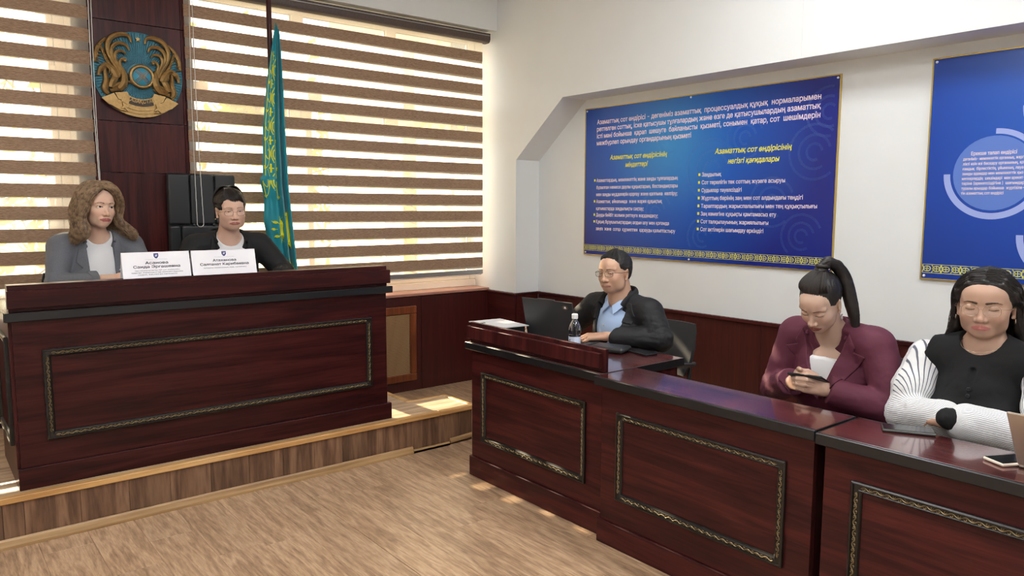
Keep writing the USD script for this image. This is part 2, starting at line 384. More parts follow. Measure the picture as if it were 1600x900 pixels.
obj('corner_bead', B(XR - .017, XR + .004, 4.8095, 4.8165, 0, 0.764, .002), 'mahogany_z', trim_w)

# pier between the windows: four laminate panels, one above the other
trim_p = struct('trim_4')
for a, b in ((0.0, 0.855), (0.857, 1.700), (1.703, 2.013), (2.016, 2.612), (2.615, 2.944)):
    obj('panel', B(0.932, 1.458, 5.182, 5.2075, a, b, .0012), 'mahogany_z', trim_p)
    obj('edge_panel', B(1.461, 1.528, 5.186, 5.2075, a, b, .0012), 'mahogany_z', trim_p)
    obj('edge_panel', B(0.847, 0.929, 5.186, 5.2075, a, b, .0012), 'mahogany_z', trim_p)

# radiator screen in the apron below the right window
g = thing('radiator_screen', 'radiator screen of woven cane in a cherry wood frame on the dark panelling', 'radiator screen', (2.90, 5.2, 0.085))
W2, HH = 0.295, 0.615
for nm_, m_ in (('frame', B(-W2, W2, -.022, -.001, HH - .062, HH, .006)), ('frame', B(-W2, W2, -.022, -.001, 0, .062, .006)), ('frame', B(-W2, -W2 + .062, -.0215, -.001, .062, HH - .062, .006)), ('frame', B(W2 - .062, W2, -.0215, -.001, .062, HH - .062, .006))):
    obj(nm_, m_, 'cherry', g)
obj('backing', B(-W2 + .06, W2 - .06, -.006, -.001, .06, HH - .06), 'rattan_back', g)
st = []
for x in np.arange(-W2 + .066, W2 - .064, .0125):
    for d in (-.0018, .0018): st.append(B(x + d - .0012, x + d + .0012, -.0095, -.0065, .06, HH - .06))
for z in np.arange(.066, HH - .064, .0125):
    for d in (-.0018, .0018): st.append(B(-W2 + .06, W2 - .06, -.011, -.0085, z + d - .0012, z + d + .0012))
obj('cane_weave', cat_(st), 'rattan', g, kind='stuff')

# ================================================================ platform (podium step)
pl = thing('podium_platform', 'low podium step under the tall bench with oak edge strip and plank-clad front', 'platform', (0, 0, 0))
PZ, PY = 0.222, 3.85
obj('platform_body', cat_([B(-1.0, 2.50, PY + .012, YW - .04, 0.001, PZ - .006), B(2.50, 2.785, PY + .012, 4.165, 0.001, PZ - .006)]), 'black_gap', pl)
def deck(a, b, c, d): obj('deck_board', B(a, b, c, d, PZ - .006, PZ, .001), 'platform_top', pl)
for k, (c, d) in enumerate(((PY + .03, 4.0), (4.0, 4.16))): deck(-1.0, 2.77, c + .0006, d - .0006)
for c in np.arange(4.16, 5.1, .16): deck(-1.0, 2.49, c + .0006, min(c + .1594, 5.16))
x = -1.0; rg = random.Random(3)
cuts = [-1.0, -.8, -.6, -.4, -.19, 0.03, .255, .335, .555, .76, .945, 1.14, 1.335, 1.52, 1.70, 1.87, 2.03, 2.245, 2.41, 2.53, 2.66, 2.785]
for a, b in zip(cuts[:-1], cuts[1:]):
    obj('riser_plank', B(a + .0006, b - .0006, PY + (.004 if b > 2.2 else 0), PY + .0115, 0.001, PZ - .02, .0008), 'riser_plank', pl)
def nosing(a, b, c, d, mat='oak_edge'):
    obj('edge_strip', B(a, b, c, d, PZ - .024, PZ + .005, .004), mat, pl)
nosing(-1.0, 2.53, PY - .012, PY + .03); nosing(2.532, 2.80, PY - .010, PY + .03)
nosing(2.77, 2.803, PY + .031, 4.19); nosing(2.53, 2.769, 4.16, 4.19); nosing(2.488, 2.529, 4.16, 5.16)
obj('skirting', tube([(-1.0, PY - .008, .0135), (2.37, PY - .010, .0135)], .0215, 10, up=(0, 0, 1)), 'oak_skirting', pl, smooth=40) if False else None
def skirting(pts, h=.042, d=.020):
    prof = [(0, 0), (0, h), (-.006, h), (-.012, h - .007), (-.016, h - .02), (-d, .012), (-d, 0)]
    V, F = [], []
    for (x, y, z) in pts:
        for (u, v) in prof: V.append((x, y + u, z + v))
    n = len(prof)
    for i in range(len(pts) - 1):
        for k in range(n):
            l = (k + 1) % n
            F += [(i * n + k, i * n + l, (i + 1) * n + l), (i * n + k, (i + 1) * n + l, (i + 1) * n + k)]
    m = trimesh.Trimesh(V, F, process=False)
    e = len(pts) - 1
    F2 = [(0, k + 1, k) for k in range(1, n - 1)] + [(e * n, e * n + k, e * n + k + 1) for k in range(1, n - 1)]
    m = trimesh.Trimesh(V, F + F2, process=False)
    if m.volume < 0: m.invert()
    return m
sk = [(xx, PY - .001 - .004 * math.sin(2.1 * xx + .5) ** 2, 0.0005) for xx in np.linspace(-1.0, 2.33, 30)]
obj('skirting', skirting(sk), 'oak_skirting', pl)
obj('skirting', skirting([(2.336, PY - .003, .0005), (2.60, PY - .003, .0005)], .02, .016), 'oak_skirting', pl)
obj('skirting', skirting([(2.605, PY - .001, .012), (2.80, PY + .002, .022)], .026, .016), 'oak_skirting', pl)

# ================================================================ outside: ground, a facade and trees
obj_g = struct('ground', B(-40, 60, YW + .3, 90, -2.2, -2.0), 'ground')
fc = thing('apartment_building', 'sunlit sandy building seen hazily through the right end of the blinds', 'building', (15.5, 18.0, -2.0))
obj('wall', B(-4, 4, 0, 6, 0, 14), 'facade', fc); obj('roof', B(-4.3, 4.3, -.3, 6.3, 14, 14.4), 'bark', fc)
for i in range(3):
    for k in range(4):
        obj('window', B(-3.2 + 2.4 * i, -1.8 + 2.4 * i, -.06, 0, 1.2 + 3.1 * k, 2.8 + 3.1 * k), 'pvc_seal', fc)
def tree(label, x, y, h, seed, n=900):
    r = np.random.default_rng(seed)
    t = thing('tree', label, 'tree', (x, y, -2.0))
    tr = [tube(spline([(0, 0, 0), (.1, .05, h * .3), (-.05, .1, h * .6), (.1, 0, h)], 12), np.linspace(.16, .02, 12), 7)]
    tips = []
    for k in range(34):
        z0 = h * r.uniform(.22, .95); a = r.uniform(0, 2 * PI); L = (1.15 - z0 / h) * h * .42 * r.uniform(.7, 1.1)
        p = spline([(0, 0, z0), (L * .5 * math.cos(a), L * .5 * math.sin(a), z0 + L * .25), (L * math.cos(a + .3), L * math.sin(a + .3), z0 + L * r.uniform(.2, .6))], 7)
        tr.append(tube(p, np.linspace(.035, .006, 7), 5)); tips += list(p[2:])
        for q in range(5):
            b = p[r.integers(2, 7)]; d = r.normal(0, .45, 3)
            s = np.linspace(0, 1, 4)[:, None] * d + b
            tr.append(tube(s, np.linspace(.010, .003, 4), 4)); tips += list(s)
    obj('trunk', cat_(tr), 'bark', t)
    tips = np.array(tips); c = tips[r.integers(0, len(tips), n)] + r.normal(0, .16, (n, 3))
    R1 = r.normal(size=(n, 3)); R1 /= np.linalg.norm(R1, axis=1, keepdims=True)
    R2 = np.cross(R1, r.normal(size=(n, 3))); R2 /= np.linalg.norm(R2, axis=1, keepdims=True)
    s = r.uniform(.05, .11, (n, 1))
    N = np.cross(R1, R2) * .003
    V = np.stack([c - R1 * s, c + R2 * s * .5 + N, c + R1 * s, c - R2 * s * .5 + N], 1).reshape(-1, 3)
    F = np.array([[0, 1, 2], [0, 2, 3]])[None] + (np.arange(n) * 4)[:, None, None]
    obj('foliage', trimesh.Trimesh(V, F.reshape(-1, 3), process=False), 'leaf', t, kind='stuff')
tree('yellow-green tree outside behind the left blind', 0.4, 9.2, 5.6, 1, 3200)
tree('leafy yellow tree outside behind the flag and the middle of the right blind', 3.6, 10.0, 5.2, 2, 3000)
tree('sparse tree with bare twigs outside behind the right half of the right blind', 9.4, 13.5, 6.4, 3, 1300)
# ================================================================ zebra blinds
def blind(label, x0, x1, ztop, tops, zbar, chain_x, chain_lo, chain_w, skew):
    t = thing('zebra_blind', label, 'blind', ((x0 + x1) / 2, 5.16, 0))
    h = (x1 - x0) / 2
    prof = [(-.045, .0), (-.045, -.045), (-.038, -.066), (-.022, -.075), (.03, -.075), (.03, .0)]
    cas = prism(prof, 2 * h + .05, 'yzx', -h - .01); cas.vertices[:, 2] += ztop; cas.vertices[:, 1] += .0
    obj('cassette', cas, 'cassette', t, smooth=30)
    obj('trim_strip', B(-h - .01, h + .04, -.049, -.0455, ztop - .022, ztop - .015, .001), 'metal_grey', t)
    for s in (-h - .0175, h + .0405): obj('end_cap', prism(prof, .007, 'yzx', s).apply_translation((0, 0, ztop)), 'black_plastic', t)
    sh = 0.076
    for z in tops:
        bk_ = B(-h, h + .006, .011, .012, z - sh, z)
        bk_.vertices[:, 2] -= skew * (bk_.vertices[:, 0] + h) / (2 * h)
        obj('slat', cat_([B(-h, h, .0015, .0025, z - sh, z), bk_]), 'slat_cloth', t)
    ed = [ztop - .07] + [v for z in tops for v in (z, z - sh)] + [zbar + .02]
    for a, b in zip(ed[0::2], ed[1::2]):
        if a - b > .004: obj('sheer_strip', B(-h, h, .0018, .0022, b, a), 'sheer', t)
    bar = cat_([B(-h, h, -.006, .014, zbar - .018, zbar + .018, .004)])
    obj('bottom_bar', bar, 'metal_grey', t)
    obj('bottom_bar', B(-h, h, .018, .024, zbar - .0285, zbar - .019, .002), 'white_plastic', t)
    n = 60
    zz = np.linspace(ztop - .05, chain_lo + chain_w / 2, n)
    wv = np.linspace(.004, chain_w / 2, n) if chain_w > .012 else np.full(n, .004)
    lft = np.c_[chain_x - wv + (.010 * np.sin(zz * 2.0)), np.full(n, -.055), zz]; rgt = np.c_[chain_x + wv + (.006 * np.sin(zz * 2.3)), np.full(n, -.053), zz]
    a = np.linspace(PI, 2 * PI, 12)[1:-1]
    cx = (lft[-1] + rgt[-1]) / 2; rad = (rgt[-1, 0] - lft[-1, 0]) / 2
    arc = np.c_[cx[0] + rad * np.cos(a), np.full(10, -.054), cx[2] + rad * np.sin(a)]
    loop = np.vstack([lft, arc, rgt[::-1]])
    obj('pull_cord', tube(loop, .0026, 6), 'cord', t, smooth=True)
    return t
PITCH = 0.1313
T2 = [2.776 - PITCH * k for k in range(14)]
blind('wide brown and sheer striped zebra blind behind the blue flag', 1.478, 3.848, 2.925, T2, 0.945, 1.510 - 2.663, 1.36, .045, .016)
T1 = [2.805 - PITCH * k for k in range(15)]
blind('brown and sheer striped zebra blind left of the round emblem', -1.42, 0.928, 2.95, T1, 0.835, 0.940 + .246, 1.0, .01, .004)

# ================================================================ framed moulding used on the desks
def moulding(parent, x0, x1, z0, z1, w=.034, d=.016):
    """Rectangular picture-frame moulding in the plane y = 0 (facing -y): black bars with a gilded vine between two lips."""
    rgm = random.Random(int(1000 * (x1 - x0) + 10 * z1))
    def bar(L, flip):
        body = cat_([])if False else None
        prof = [(0, 0), (0, -d * .75), (w * .12, -d), (w * .22, -d), (w * .3, -d * .62), (w * .7, -d * .62), (w * .78, -d * .8), (w * .9, -d * .55), (w, -.002), (w, 0)]
        V, F = [], []; n = len(prof)
        for (u, v) in prof: V.append((u * 1.0, v, u))               # mitred start
        for (u, v) in prof: V.append((L - u, v, u))
        for k in range(n):
            l = (k + 1) % n
            F += [(k, l, n + l), (k, n + l, n + k)]
        F += [(0, k + 1, k) for k in range(1, n - 1)] + [(n, n + k, n + k + 1) for k in range(1, n - 1)]
        m = trimesh.Trimesh(V, F, process=False)
        if m.volume < 0: m.invert()
        return m
    def vine(L):
        per = .036; k = max(2, int((L - 2 * w) / per)); out = []
        xs_ = np.linspace(w, L - w, k * 8 + 1); ph = (xs_ - w) / (L - 2 * w) * k * 2 * PI
        y = np.full_like(xs_, -d * .70)
        out.append(tube(np.c_[xs_, y, w * .5 + w * .13 * np.sin(ph)], .0021, 4))
        for j in range(k):
            x = w + (L - 2 * w) * (j + .5) / k
            for s in (-1, 1):
                a = np.linspace(0, 1.5 * PI, 6); rr = np.linspace(.0050, .0016, 6)
                out.append(tube(np.c_[x + s * .009 + rr * np.cos(a) * s, np.full(6, -d * .68), w * .5 + s * .003 + rr * np.sin(a)], .0015, 4))
        return cat_(out)
    W, H = x1 - x0, z1 - z0
    for R, t, L in ((np.eye(3), (x0, 0, z0), W), (rot((0, 1, 0), -90), (x1, 0, z0), H), (rot((0, 1, 0), 180), (x1, 0, z1), W), (rot((0, 1, 0), 90), (x0, 0, z1), H)):
        b = obj('moulding', xf(bar(L, 0), R, t), 'frame_black', parent)
        obj('gilt_vine', xf(vine(L), R, t), 'frame_gold', b)

# ================================================================ tall bench on the podium
BY = 3.915
bn = thing('judges_bench', 'tall dark mahogany bench with a long gilt framed panel standing on the podium step', 'bench', (0.33, BY, PZ))
BW = 1.90
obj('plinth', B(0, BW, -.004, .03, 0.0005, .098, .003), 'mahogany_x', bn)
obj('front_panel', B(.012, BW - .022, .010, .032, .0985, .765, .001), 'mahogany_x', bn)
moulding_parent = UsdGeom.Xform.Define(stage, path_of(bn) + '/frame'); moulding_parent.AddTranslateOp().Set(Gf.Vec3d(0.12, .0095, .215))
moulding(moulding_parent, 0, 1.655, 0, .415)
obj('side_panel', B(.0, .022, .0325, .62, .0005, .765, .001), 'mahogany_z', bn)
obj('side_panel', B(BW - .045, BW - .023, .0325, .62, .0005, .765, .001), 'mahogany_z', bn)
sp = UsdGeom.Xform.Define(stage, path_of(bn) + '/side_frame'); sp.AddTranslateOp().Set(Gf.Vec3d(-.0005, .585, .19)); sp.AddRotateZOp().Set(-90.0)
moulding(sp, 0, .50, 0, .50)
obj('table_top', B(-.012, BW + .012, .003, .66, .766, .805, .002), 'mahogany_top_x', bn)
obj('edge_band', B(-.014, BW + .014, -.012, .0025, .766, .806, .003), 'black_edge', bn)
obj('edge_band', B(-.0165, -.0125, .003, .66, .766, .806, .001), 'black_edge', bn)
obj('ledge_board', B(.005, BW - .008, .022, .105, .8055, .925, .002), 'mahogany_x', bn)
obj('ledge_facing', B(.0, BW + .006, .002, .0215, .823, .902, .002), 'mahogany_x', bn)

# ================================================================ lower desks along the right wall
def desk(label, x, y0, y1, depth, frame_z, ledge, plz):
    """Front faces -x. Local: origin at the front left foot (seen from the front), X runs to -y world, Y runs into +x world."""
    W = y1 - y0
    t = thing('clerk_desk', label, 'desk', (x, y1, 0), -90.0)
    obj('plinth', B(.0, W - .005, .0, .035, 0.0005, plz, .003), 'mahogany_y', t)
    obj('front_panel', B(.012, W - .018, .012, .034, plz + .0005, .7205, .001), 'mahogany_y', t)
    for a in (.012, W - .036): obj('side_panel', B(a, a + .018, .0345, depth - .03, .0005, .7205, .001), 'mahogany_z', t)
    fp = UsdGeom.Xform.Define(stage, path_of(t) + '/frame'); fp.AddTranslateOp().Set(Gf.Vec3d(.11, .0115, frame_z[0]))
    moulding(fp, 0, W - .225, 0, frame_z[1] - frame_z[0])
    obj('table_top', B(-.004, W - .004, -.006, depth - .0045, .721, .759, .002), 'mahogany_top', t)
    obj('edge_band', B(-.008, W - .0005, -.022, -.0065, .7205, .7595, .003), 'black_edge', t)
    obj('edge_band', B(W - .0035, W, -.006, depth, .7205, .7592, .001), 'black_edge', t)
    obj('edge_band', B(-.008, -.0045, -.006, depth, .7205, .7592, .001), 'black_edge', t)
    obj('edge_band', B(-.004, W - .004, depth - .004, depth, .7205, .7592, .001), 'black_edge', t)
    if ledge:
        obj('ledge_board', B(-.004, W - .002, .014, .034, .7595, .866, .002), 'mahogany_z', t)
        obj('ledge_facing', B(-.012, W - .022, -.006, .0135, .777, .846, .002), 'mahogany_z', t)
    return t
desk('mahogany desk nearest the window with a raised ledge and black table edge', 2.39, 2.305, 3.335, .57, (.215, .605), True, .112)
desk('lower mahogany desk in the middle of the row with a narrow top', 2.345, 1.262, 2.292, .255, (.225, .615), False, .108)
desk('mahogany desk at the right end of the row holding a silver laptop', 2.325, 0.212, 1.243, .275, (.225, .625), False, .108)

# ================================================================ round state emblem on the pier
em = thing('state_emblem', 'round carved emblem in gold and blue hung high on the dark pier between the blinds', 'emblem', (1.197, 5.181, 2.302))
S = .262
def P3(u, v, d): return (u * S, -d, v * S)
obj('disc', xf(lathe([(0, 0), (S * .985, 0), (S * .985, .012), (S * .95, .020), (0, .020)], 72), rot((1, 0, 0), 90)), 'emblem_blue', em, smooth=30)
rays = []
for k in range(96):
    a = 2 * PI * k / 96
    if abs(((a - 1.5 * PI + PI) % (2 * PI)) - PI) < .0: continue
    u, v = math.cos(a), math.sin(a); n_ = np.array([-v, 0, u])
    p0, p1 = np.array(P3(u * .25, v * .25, .020)), np.array(P3(u * .955, v * .955, .020))
    V = [p0 - n_ * .0012, p0 + n_ * .0012, p1 - n_ * .0055, p1 + n_ * .0055, p0 + np.array([0, -.004, 0]), p1 + np.array([0, -.006, 0])]
    rays.append(trimesh.Trimesh(V, [(0, 4, 5), (0, 5, 2), (1, 5, 4), (1, 3, 5), (2, 5, 3), (0, 1, 4)], process=False))
obj('ray', cat_(rays), 'emblem_blue', em, kind='stuff')
def em_c(px, py): return ((px - 487) / 404.0, (450 - py) / 398.0)          # carving outline traced on the emblem's own plane
def relief(pts, r, d=.028, n=26, sides=8, flat=.8):
    q = spline([em_c(*p) for p in pts], n)
    return tube([P3(u, v, d) for u, v in q], 1.38 * np.interp(np.linspace(0, 1, n), np.linspace(0, 1, len(r)), r), sides, flat)
def both(m):
    o = m.copy(); o.vertices[:, 0] *= -1; o.invert(); return [m, o]
def part(name, meshes, mat='gold'):
    for side in zip(*[both(m) for m in meshes]): obj(name, cat_(list(side)), mat, em, smooth=40)
part('wing_feather', [relief([(318, 470), (285, 400), (232, 300), (222, 220), (262, 140), (330, 105), (395, 105), (425, 165)], [.010, .011, .012, .014, .016, .016, .013, .006], .034)])
part('wing_feather', [relief([(322, 455), (285, 360), (252, 290), (265, 225), (315, 185), (370, 190), (402, 240)], [.008, .010, .011, .012, .013, .012, .005], .036)])
part('wing_feather', [relief([(330, 440), (300, 370), (280, 310), (300, 262), (345, 255), (378, 285)], [.007, .009, .010, .011, .010, .004], .038)])
part('wing_feather', [relief([(340, 440), (322, 385), (322, 345), (345, 322), (372, 335)], [.007, .009, .009, .009, .010], .038), xf(trimesh.creation.icosphere(2, .011), None, P3(*em_c(362, 336), .040))])
part('chest', [relief([(330, 400), (352, 470), (345, 540), (300, 600)], [.010, .020, .024, .020], .032), relief([(300, 470), (262, 520), (235, 590)], [.016, .022, .018], .030)])
part('beaded_strap', [relief([(172, 235), (200, 320), (250, 400), (305, 450), (318, 480)], [.008, .009, .010, .010, .006], .032)] + [xf(trimesh.creation.icosphere(1, .0055), None, P3(*em_c(*q), .042)) for q in spline([(178, 245), (200, 320), (250, 402), (300, 452), (280, 500), (225, 560)], 24)])
part('horse_neck', [relief([(290, 500), (255, 430), (205, 395), (170, 410)], [.022, .022, .017, .013], .030), relief([(200, 410), (195, 470), (200, 530), (185, 600), (215, 645)], [.010, .014, .017, .020, .014], .028)])
part('horse_head', [relief([(190, 402), (158, 430), (140, 470), (138, 492)], [.014, .017, .011, .010], .036), relief([(205, 392), (200, 372)], [.006, .002], .040, 6), xf(trimesh.creation.icosphere(1, .004), None, P3(*em_c(160, 425), .052))])
part('mane', [relief([(215 + 14 * k, 400 + 18 * k), (232 + 13 * k, 440 + 14 * k), (222 + 12 * k, 470 + 14 * k)], [.006, .006, .003], .044, 8, 6) for k in range(5)])
part('horn', [relief([(112, 372), (120, 330), (132, 270), (165, 205), (215, 150)], [.009, .013, .013, .011, .006], .026)] + [relief([(100 + 8 * k, 370 - 30 * k), (150 + 6 * k, 372 - 30 * k)], [.004, .004], .036, 4, 6) for k in range(6)])
part('foreleg', [relief([(240, 590), (300, 560), (360, 530), (430, 540)], [.014, .014, .010, .005], .034), relief([(225, 620), (300, 600), (370, 575)], [.012, .012, .007], .032)])
# ribbon along the lower rim
def arcband(r0, r1, a0, a1, d0, d1, n=24):
    a = np.linspace(a0, a1, n)
    poly = [(r1 * math.cos(t) * S, r1 * math.sin(t) * S) for t in a] + [(r0 * math.cos(t) * S, r0 * math.sin(t) * S) for t in a[::-1]]
    m = prism(poly, d1 - d0, 'xzy', -d1); return m
a0, a1 = math.radians(236), math.radians(304)
obj('ribbon', arcband(.57, .77, a0, a1, .02, .048), 'gold', em)
for k, r_ in enumerate((.80, .875, .945)): obj('ribbon_fold', arcband(r_ - .03, r_ + .042, math.radians(232 - 2 * k), math.radians(308 + 2 * k), .018, .046 - .006 * k), 'gold', em)
for s in (1, -1):
    tails = [[(150, 690), (255, 640), (330, 755), (210, 745)], [(265, 635), (370, 618), (385, 650), (330, 700), (290, 690)], [(350, 640), (392, 655), (372, 740), (330, 720)], [(215, 745), (330, 755), (370, 800), (300, 790)]]
    for k, pl_ in enumerate(tails):
        q = np.array([em_c(*p) for p in pl_]) * S; q[:, 0] *= s
        obj('ribbon_tail', prism(q, .018 + .004 * k, 'xzy', -.044 - .003 * k), 'gold', em)
def star(cx, cy, r, n=5, d=.05, th=.012, a0=PI / 2, inner=.42):
    q = [(cx + (r if k % 2 == 0 else r * inner) * math.cos(a0 + PI * k / n), cy + (r if k % 2 == 0 else r * inner) * math.sin(a0 + PI * k / n)) for k in range(2 * n)]
    return prism(q, th, 'xzy', -d)
u, v = em_c(340, 757)
for s in (1, -1): obj('star', star(s * u * S, v * S, .030, 4, .062, .016, .5, .35), 'gold', em)
obj('star', star(em_c(487, 128)[0] * S, em_c(487, 128)[1] * S, .017, 5, .036, .014), 'gold', em)
# centre: ring, dome and crossed poles
rc_ = (0.0, -.045 * S / .262)
cm = lambda m: xf(m, None, (.012, 0, -.012))
obj('ring', cm(xf(trimesh.creation.torus(.063, .0115, 48, 12), rot((1, 0, 0), 90), (0, -.040, 0))), 'gold', em, smooth=True)
obj('ring', cm(xf(lathe([(0, .02), (.066, .02), (.066, .042), (0, .042)], 48), rot((1, 0, 0), 90))), 'gold', em, smooth=30)
obj('dome', cm(xf(lathe([(.0, .0615), (.02, .060), (.038, .054), (.052, .042)], 40), rot((1, 0, 0), 90))), 'emblem_sky', em, smooth=True)
poles = []
for a in (45, 135):
    for o_ in (-.009, 0, .009):
        c_, s_ = math.cos(math.radians(a)), math.sin(math.radians(a))
        q = []
        for t_ in np.linspace(-.047, .047, 13):
            x_, z_ = t_ * c_ - o_ * s_, t_ * s_ + o_ * c_
            rr = math.hypot(x_, z_); q.append((x_, -.0605 + 7 * rr * rr - .002, z_))
        poles.append(cm(tube(q, .0024, 5)))
obj('lattice', cat_(poles), 'gold', em)
tx = meshkit.text_mesh('ҚАЗАҚСТАН', .024, .004, bold=True); tx.vertices[:, 0] -= tx.bounds[:, 0].mean(); tx.vertices[:, 0] *= .82
v = tx.vertices.copy(); ang = v[:, 0] / (.66 * S)
rr = .70 * S - v[:, 1] - .012 + .004
tx.vertices = np.c_[rr * np.sin(ang), -.048 - v[:, 2], -rr * np.cos(ang)]
if tx.volume < 0: tx.invert()
obj('lettering', tx, 'gold', em)
obj('lettering_ground', arcband(.595, .745, math.radians(241), math.radians(299), .0475, .0482), 'bronze_dark', em)

# ================================================================ national flag on its pole
FX, FY = 1.952, 4.95
fl = thing('flag', 'turquoise flag with yellow ornament hanging folded from a dark pole beside the bench', 'flag', (FX, FY, PZ))
obj('base', lathe([(0, 0.0005), (.13, 0.0005), (.13, .012), (.06, .03), (.03, .05), (.022, .09), (0, .09)], 32), 'black_plastic', fl, smooth=40)
obj('pole', tube([(0, 0, .09), (-.002, 0, 2.66)], .0165, 12), 'mahogany_z', fl, smooth=40)
obj('finial', lathe([(0, 2.66), (.022, 2.66), (.022, 2.70), (.010, 2.72), (.024, 2.76), (.0, 2.86)], 16), 'gold', fl, smooth=40)
NU, NV = 150, 90
def cloth(u, v):
    """u 0..1 across (hoist to fly), v 0..1 down; returns a point in the flag's frame."""
    z = 2.47 - 1.84 * v - .05 * u * (1 - v)
    wl = np.interp(v, [0, .1, .21, .37, .57, .7, .875, 1], [.008, .045, .080, .115, .128, .112, .10, .10]); wr = np.interp(v, [0, .21, .37, .57, .875, 1], [.010, .028, .036, .050, .100, .115])
    nf = 4.0
    s = 2 * u - 1
    base = -wl + (wl + wr) * u
    fold = (.010 + .030 * np.sqrt(v)) * np.clip(.22 + 1.5 * (u - .25), .22, 1) * np.sin(u * nf * 2 * PI + .9 + 1.2 * v)
    x = base + .55 * fold * np.cos(u * 9) * .5
    y = -.035 - .022 * np.sqrt(v) + fold - .02 * v * np.cos(3 * s)
    # a cascading corner on the hoist side: zigzag outwards below the middle
    zz = np.clip((v - .55) / .45, 0, 1)
    zig = .034 * np.abs(((zz * 3.0) % 1) - .5) * 2 * np.exp(-((u - .08) / .22) ** 2) * (zz > 0)
    x = x - zig; y = y - 1.2 * zig
    return np.stack([x + .035, y, z], -1)
uu, vv_ = np.meshgrid(np.linspace(0, 1, NU), np.linspace(0, 1, NV))
V = cloth(uu, vv_).reshape(-1, 3)
F = []
for i in range(NV - 1):
    for k in range(NU - 1):
        a = i * NU + k; F += [(a, a + NU, a + NU + 1), (a, a + NU + 1, a + 1)]
shell = trimesh.Trimesh(V, F, process=False)
vn = shell.vertex_normals
both_ = trimesh.Trimesh(np.vstack([V, V + vn * .0012]), np.vstack([np.array(F), np.array(F)[:, ::-1] + len(V)]), process=False)
plain('flag_blue', sr(0, 138, 152), 0.6, sheen=0.3)
plain('flag_yellow', sr(226, 220, 20), 0.6)
obj('cloth', both_, 'flag_blue', fl, smooth=True)
def on_cloth(pts, r, name, n=24, closed=False):
    q = spline(pts, n) if len(pts) > 2 else np.linspace(pts[0], pts[1], n)
    P = cloth(np.clip(q[:, 0], .0, 1), q[:, 1]); e = 1e-3
    du = cloth(np.clip(q[:, 0] + e, 0, 1), q[:, 1]) - P; dv = cloth(np.clip(q[:, 0], 0, 1), q[:, 1] + e) - P
    nn = np.cross(dv, du); nn /= np.linalg.norm(nn, axis=1, keepdims=True) + 1e-12
    nn *= np.where(nn[:, 1:2] > 0, -1, 1)
    return P, nn
def band(pts, w, n=26):
    """A flat ribbon printed on the cloth along a path in (u, v), w wide in v units."""
    q = spline(pts, n) if len(pts) > 2 else np.linspace(pts[0], pts[1], n)
    t_ = np.gradient(q, axis=0) * [.20, 1.84]; t_ /= np.linalg.norm(t_, axis=1, keepdims=True)
    nrm = np.c_[-t_[:, 1], t_[:, 0]] / [.20, 1.84] * np.broadcast_to(w, (n,))[:, None]
    a, b = q + nrm, q - nrm
    Pa, na = on_cloth(a, 0, ''); Pb, nb = on_cloth(b, 0, '')
    return Pa, na, Pb, nb
def band_mesh(pts, w, n=26):
    q = np.asarray(pts, float)
    q = spline(q, n) if len(q) > 2 else np.linspace(q[0], q[1], n)
    t_ = np.gradient(q, axis=0) * [.20, 1.84]; t_ /= np.linalg.norm(t_, axis=1, keepdims=True) + 1e-9
    off = np.c_[-t_[:, 1], t_[:, 0]] / [.20, 1.84] * np.broadcast_to(w, (n,))[:, None]
    Vs = []
    for w_ in (q + off, q, q - off):
        e = 1e-3; uq, vq = np.clip(w_[:, 0], .002, .997), np.clip(w_[:, 1], .002, .997)
        P = cloth(uq, vq); nn = np.cross(cloth(uq, vq + e) - P, cloth(uq + e, vq) - P)
        nn /= np.linalg.norm(nn, axis=1, keepdims=True) + 1e-12; nn *= np.sign((nn * vn.mean(0)).sum(1, keepdims=True) + 1e-9)
        Vs.append((P, nn))
    lay = []
    for s in (1.6e-3, -0.6e-3): lay += [P + nn * s for P, nn in Vs]
    Vx = np.vstack(lay); F = []
    def strip(a, b):
        for i in range(n - 1): F.extend([(a * n + i, b * n + i, b * n + i + 1), (a * n + i, b * n + i + 1, a * n + i + 1)])
    strip(0, 1); strip(1, 2); strip(4, 3); strip(5, 4)
    return trimesh.Trimesh(Vx, F, process=False)
orn = []
u0 = .30
for k in range(5):
    v0 = .11 + .10 * k; us = .19 + .008 * k
    for s in (1, -1):
        t_ = np.linspace(0, 1, 14); sp = [(u0 + s * us * (.50 + .42 * (1 - .75 * x) * math.cos(5.2 * x + .4)), v0 + .045 + .028 * (1 - .75 * x) * math.sin(5.2 * x + .4)) for x in t_]
        orn.append(band_mesh(sp, .0026, 30))
        orn.append(band_mesh([(u0 + s * us * 1.05, v0 - .002), (u0 + s * us * .35, v0 + .018), (u0 + s * us * .06, v0 + .048), (u0 + s * us * .35, v0 + .080), (u0 + s * us * 1.05, v0 + .098)], .0026, 24))
    orn.append(band_mesh([(u0 - us * .28, v0), (u0 + us * .28, v0)], .0045, 8)); orn.append(band_mesh([(u0, v0 - .016), (u0, v0 + .016)], .0045, 8))
orn.append(band_mesh([(u0 - .20, .10), (u0 - .21, .62)], .0024, 60)); orn.append(band_mesh([(u0 + .20, .10), (u0 + .215, .62)], .0024, 60))
obj('ornament', cat_(orn), 'flag_yellow', fl)
sunm = [band_mesh([(.80, .66), (.80, .80)], np.sin(np.linspace(0, PI, 26)) * .085 * 1.1 + 1e-4)]
obj('sun_disc', cat_(sunm), 'flag_yellow', fl)
ry = []
for k in range(14):
    a = 2 * PI * k / 14
    c_ = np.array([.80, .73]); d_ = np.array([math.cos(a) / .20, math.sin(a) / 1.84])
    ry.append(band_mesh([c_ + d_ * .092, c_ + d_ * .125], np.array([.002, .0085, .002]).repeat([3, 4, 3])[:10], 10))
obj('sun_ray', cat_(ry), 'flag_yellow', fl, kind='stuff')
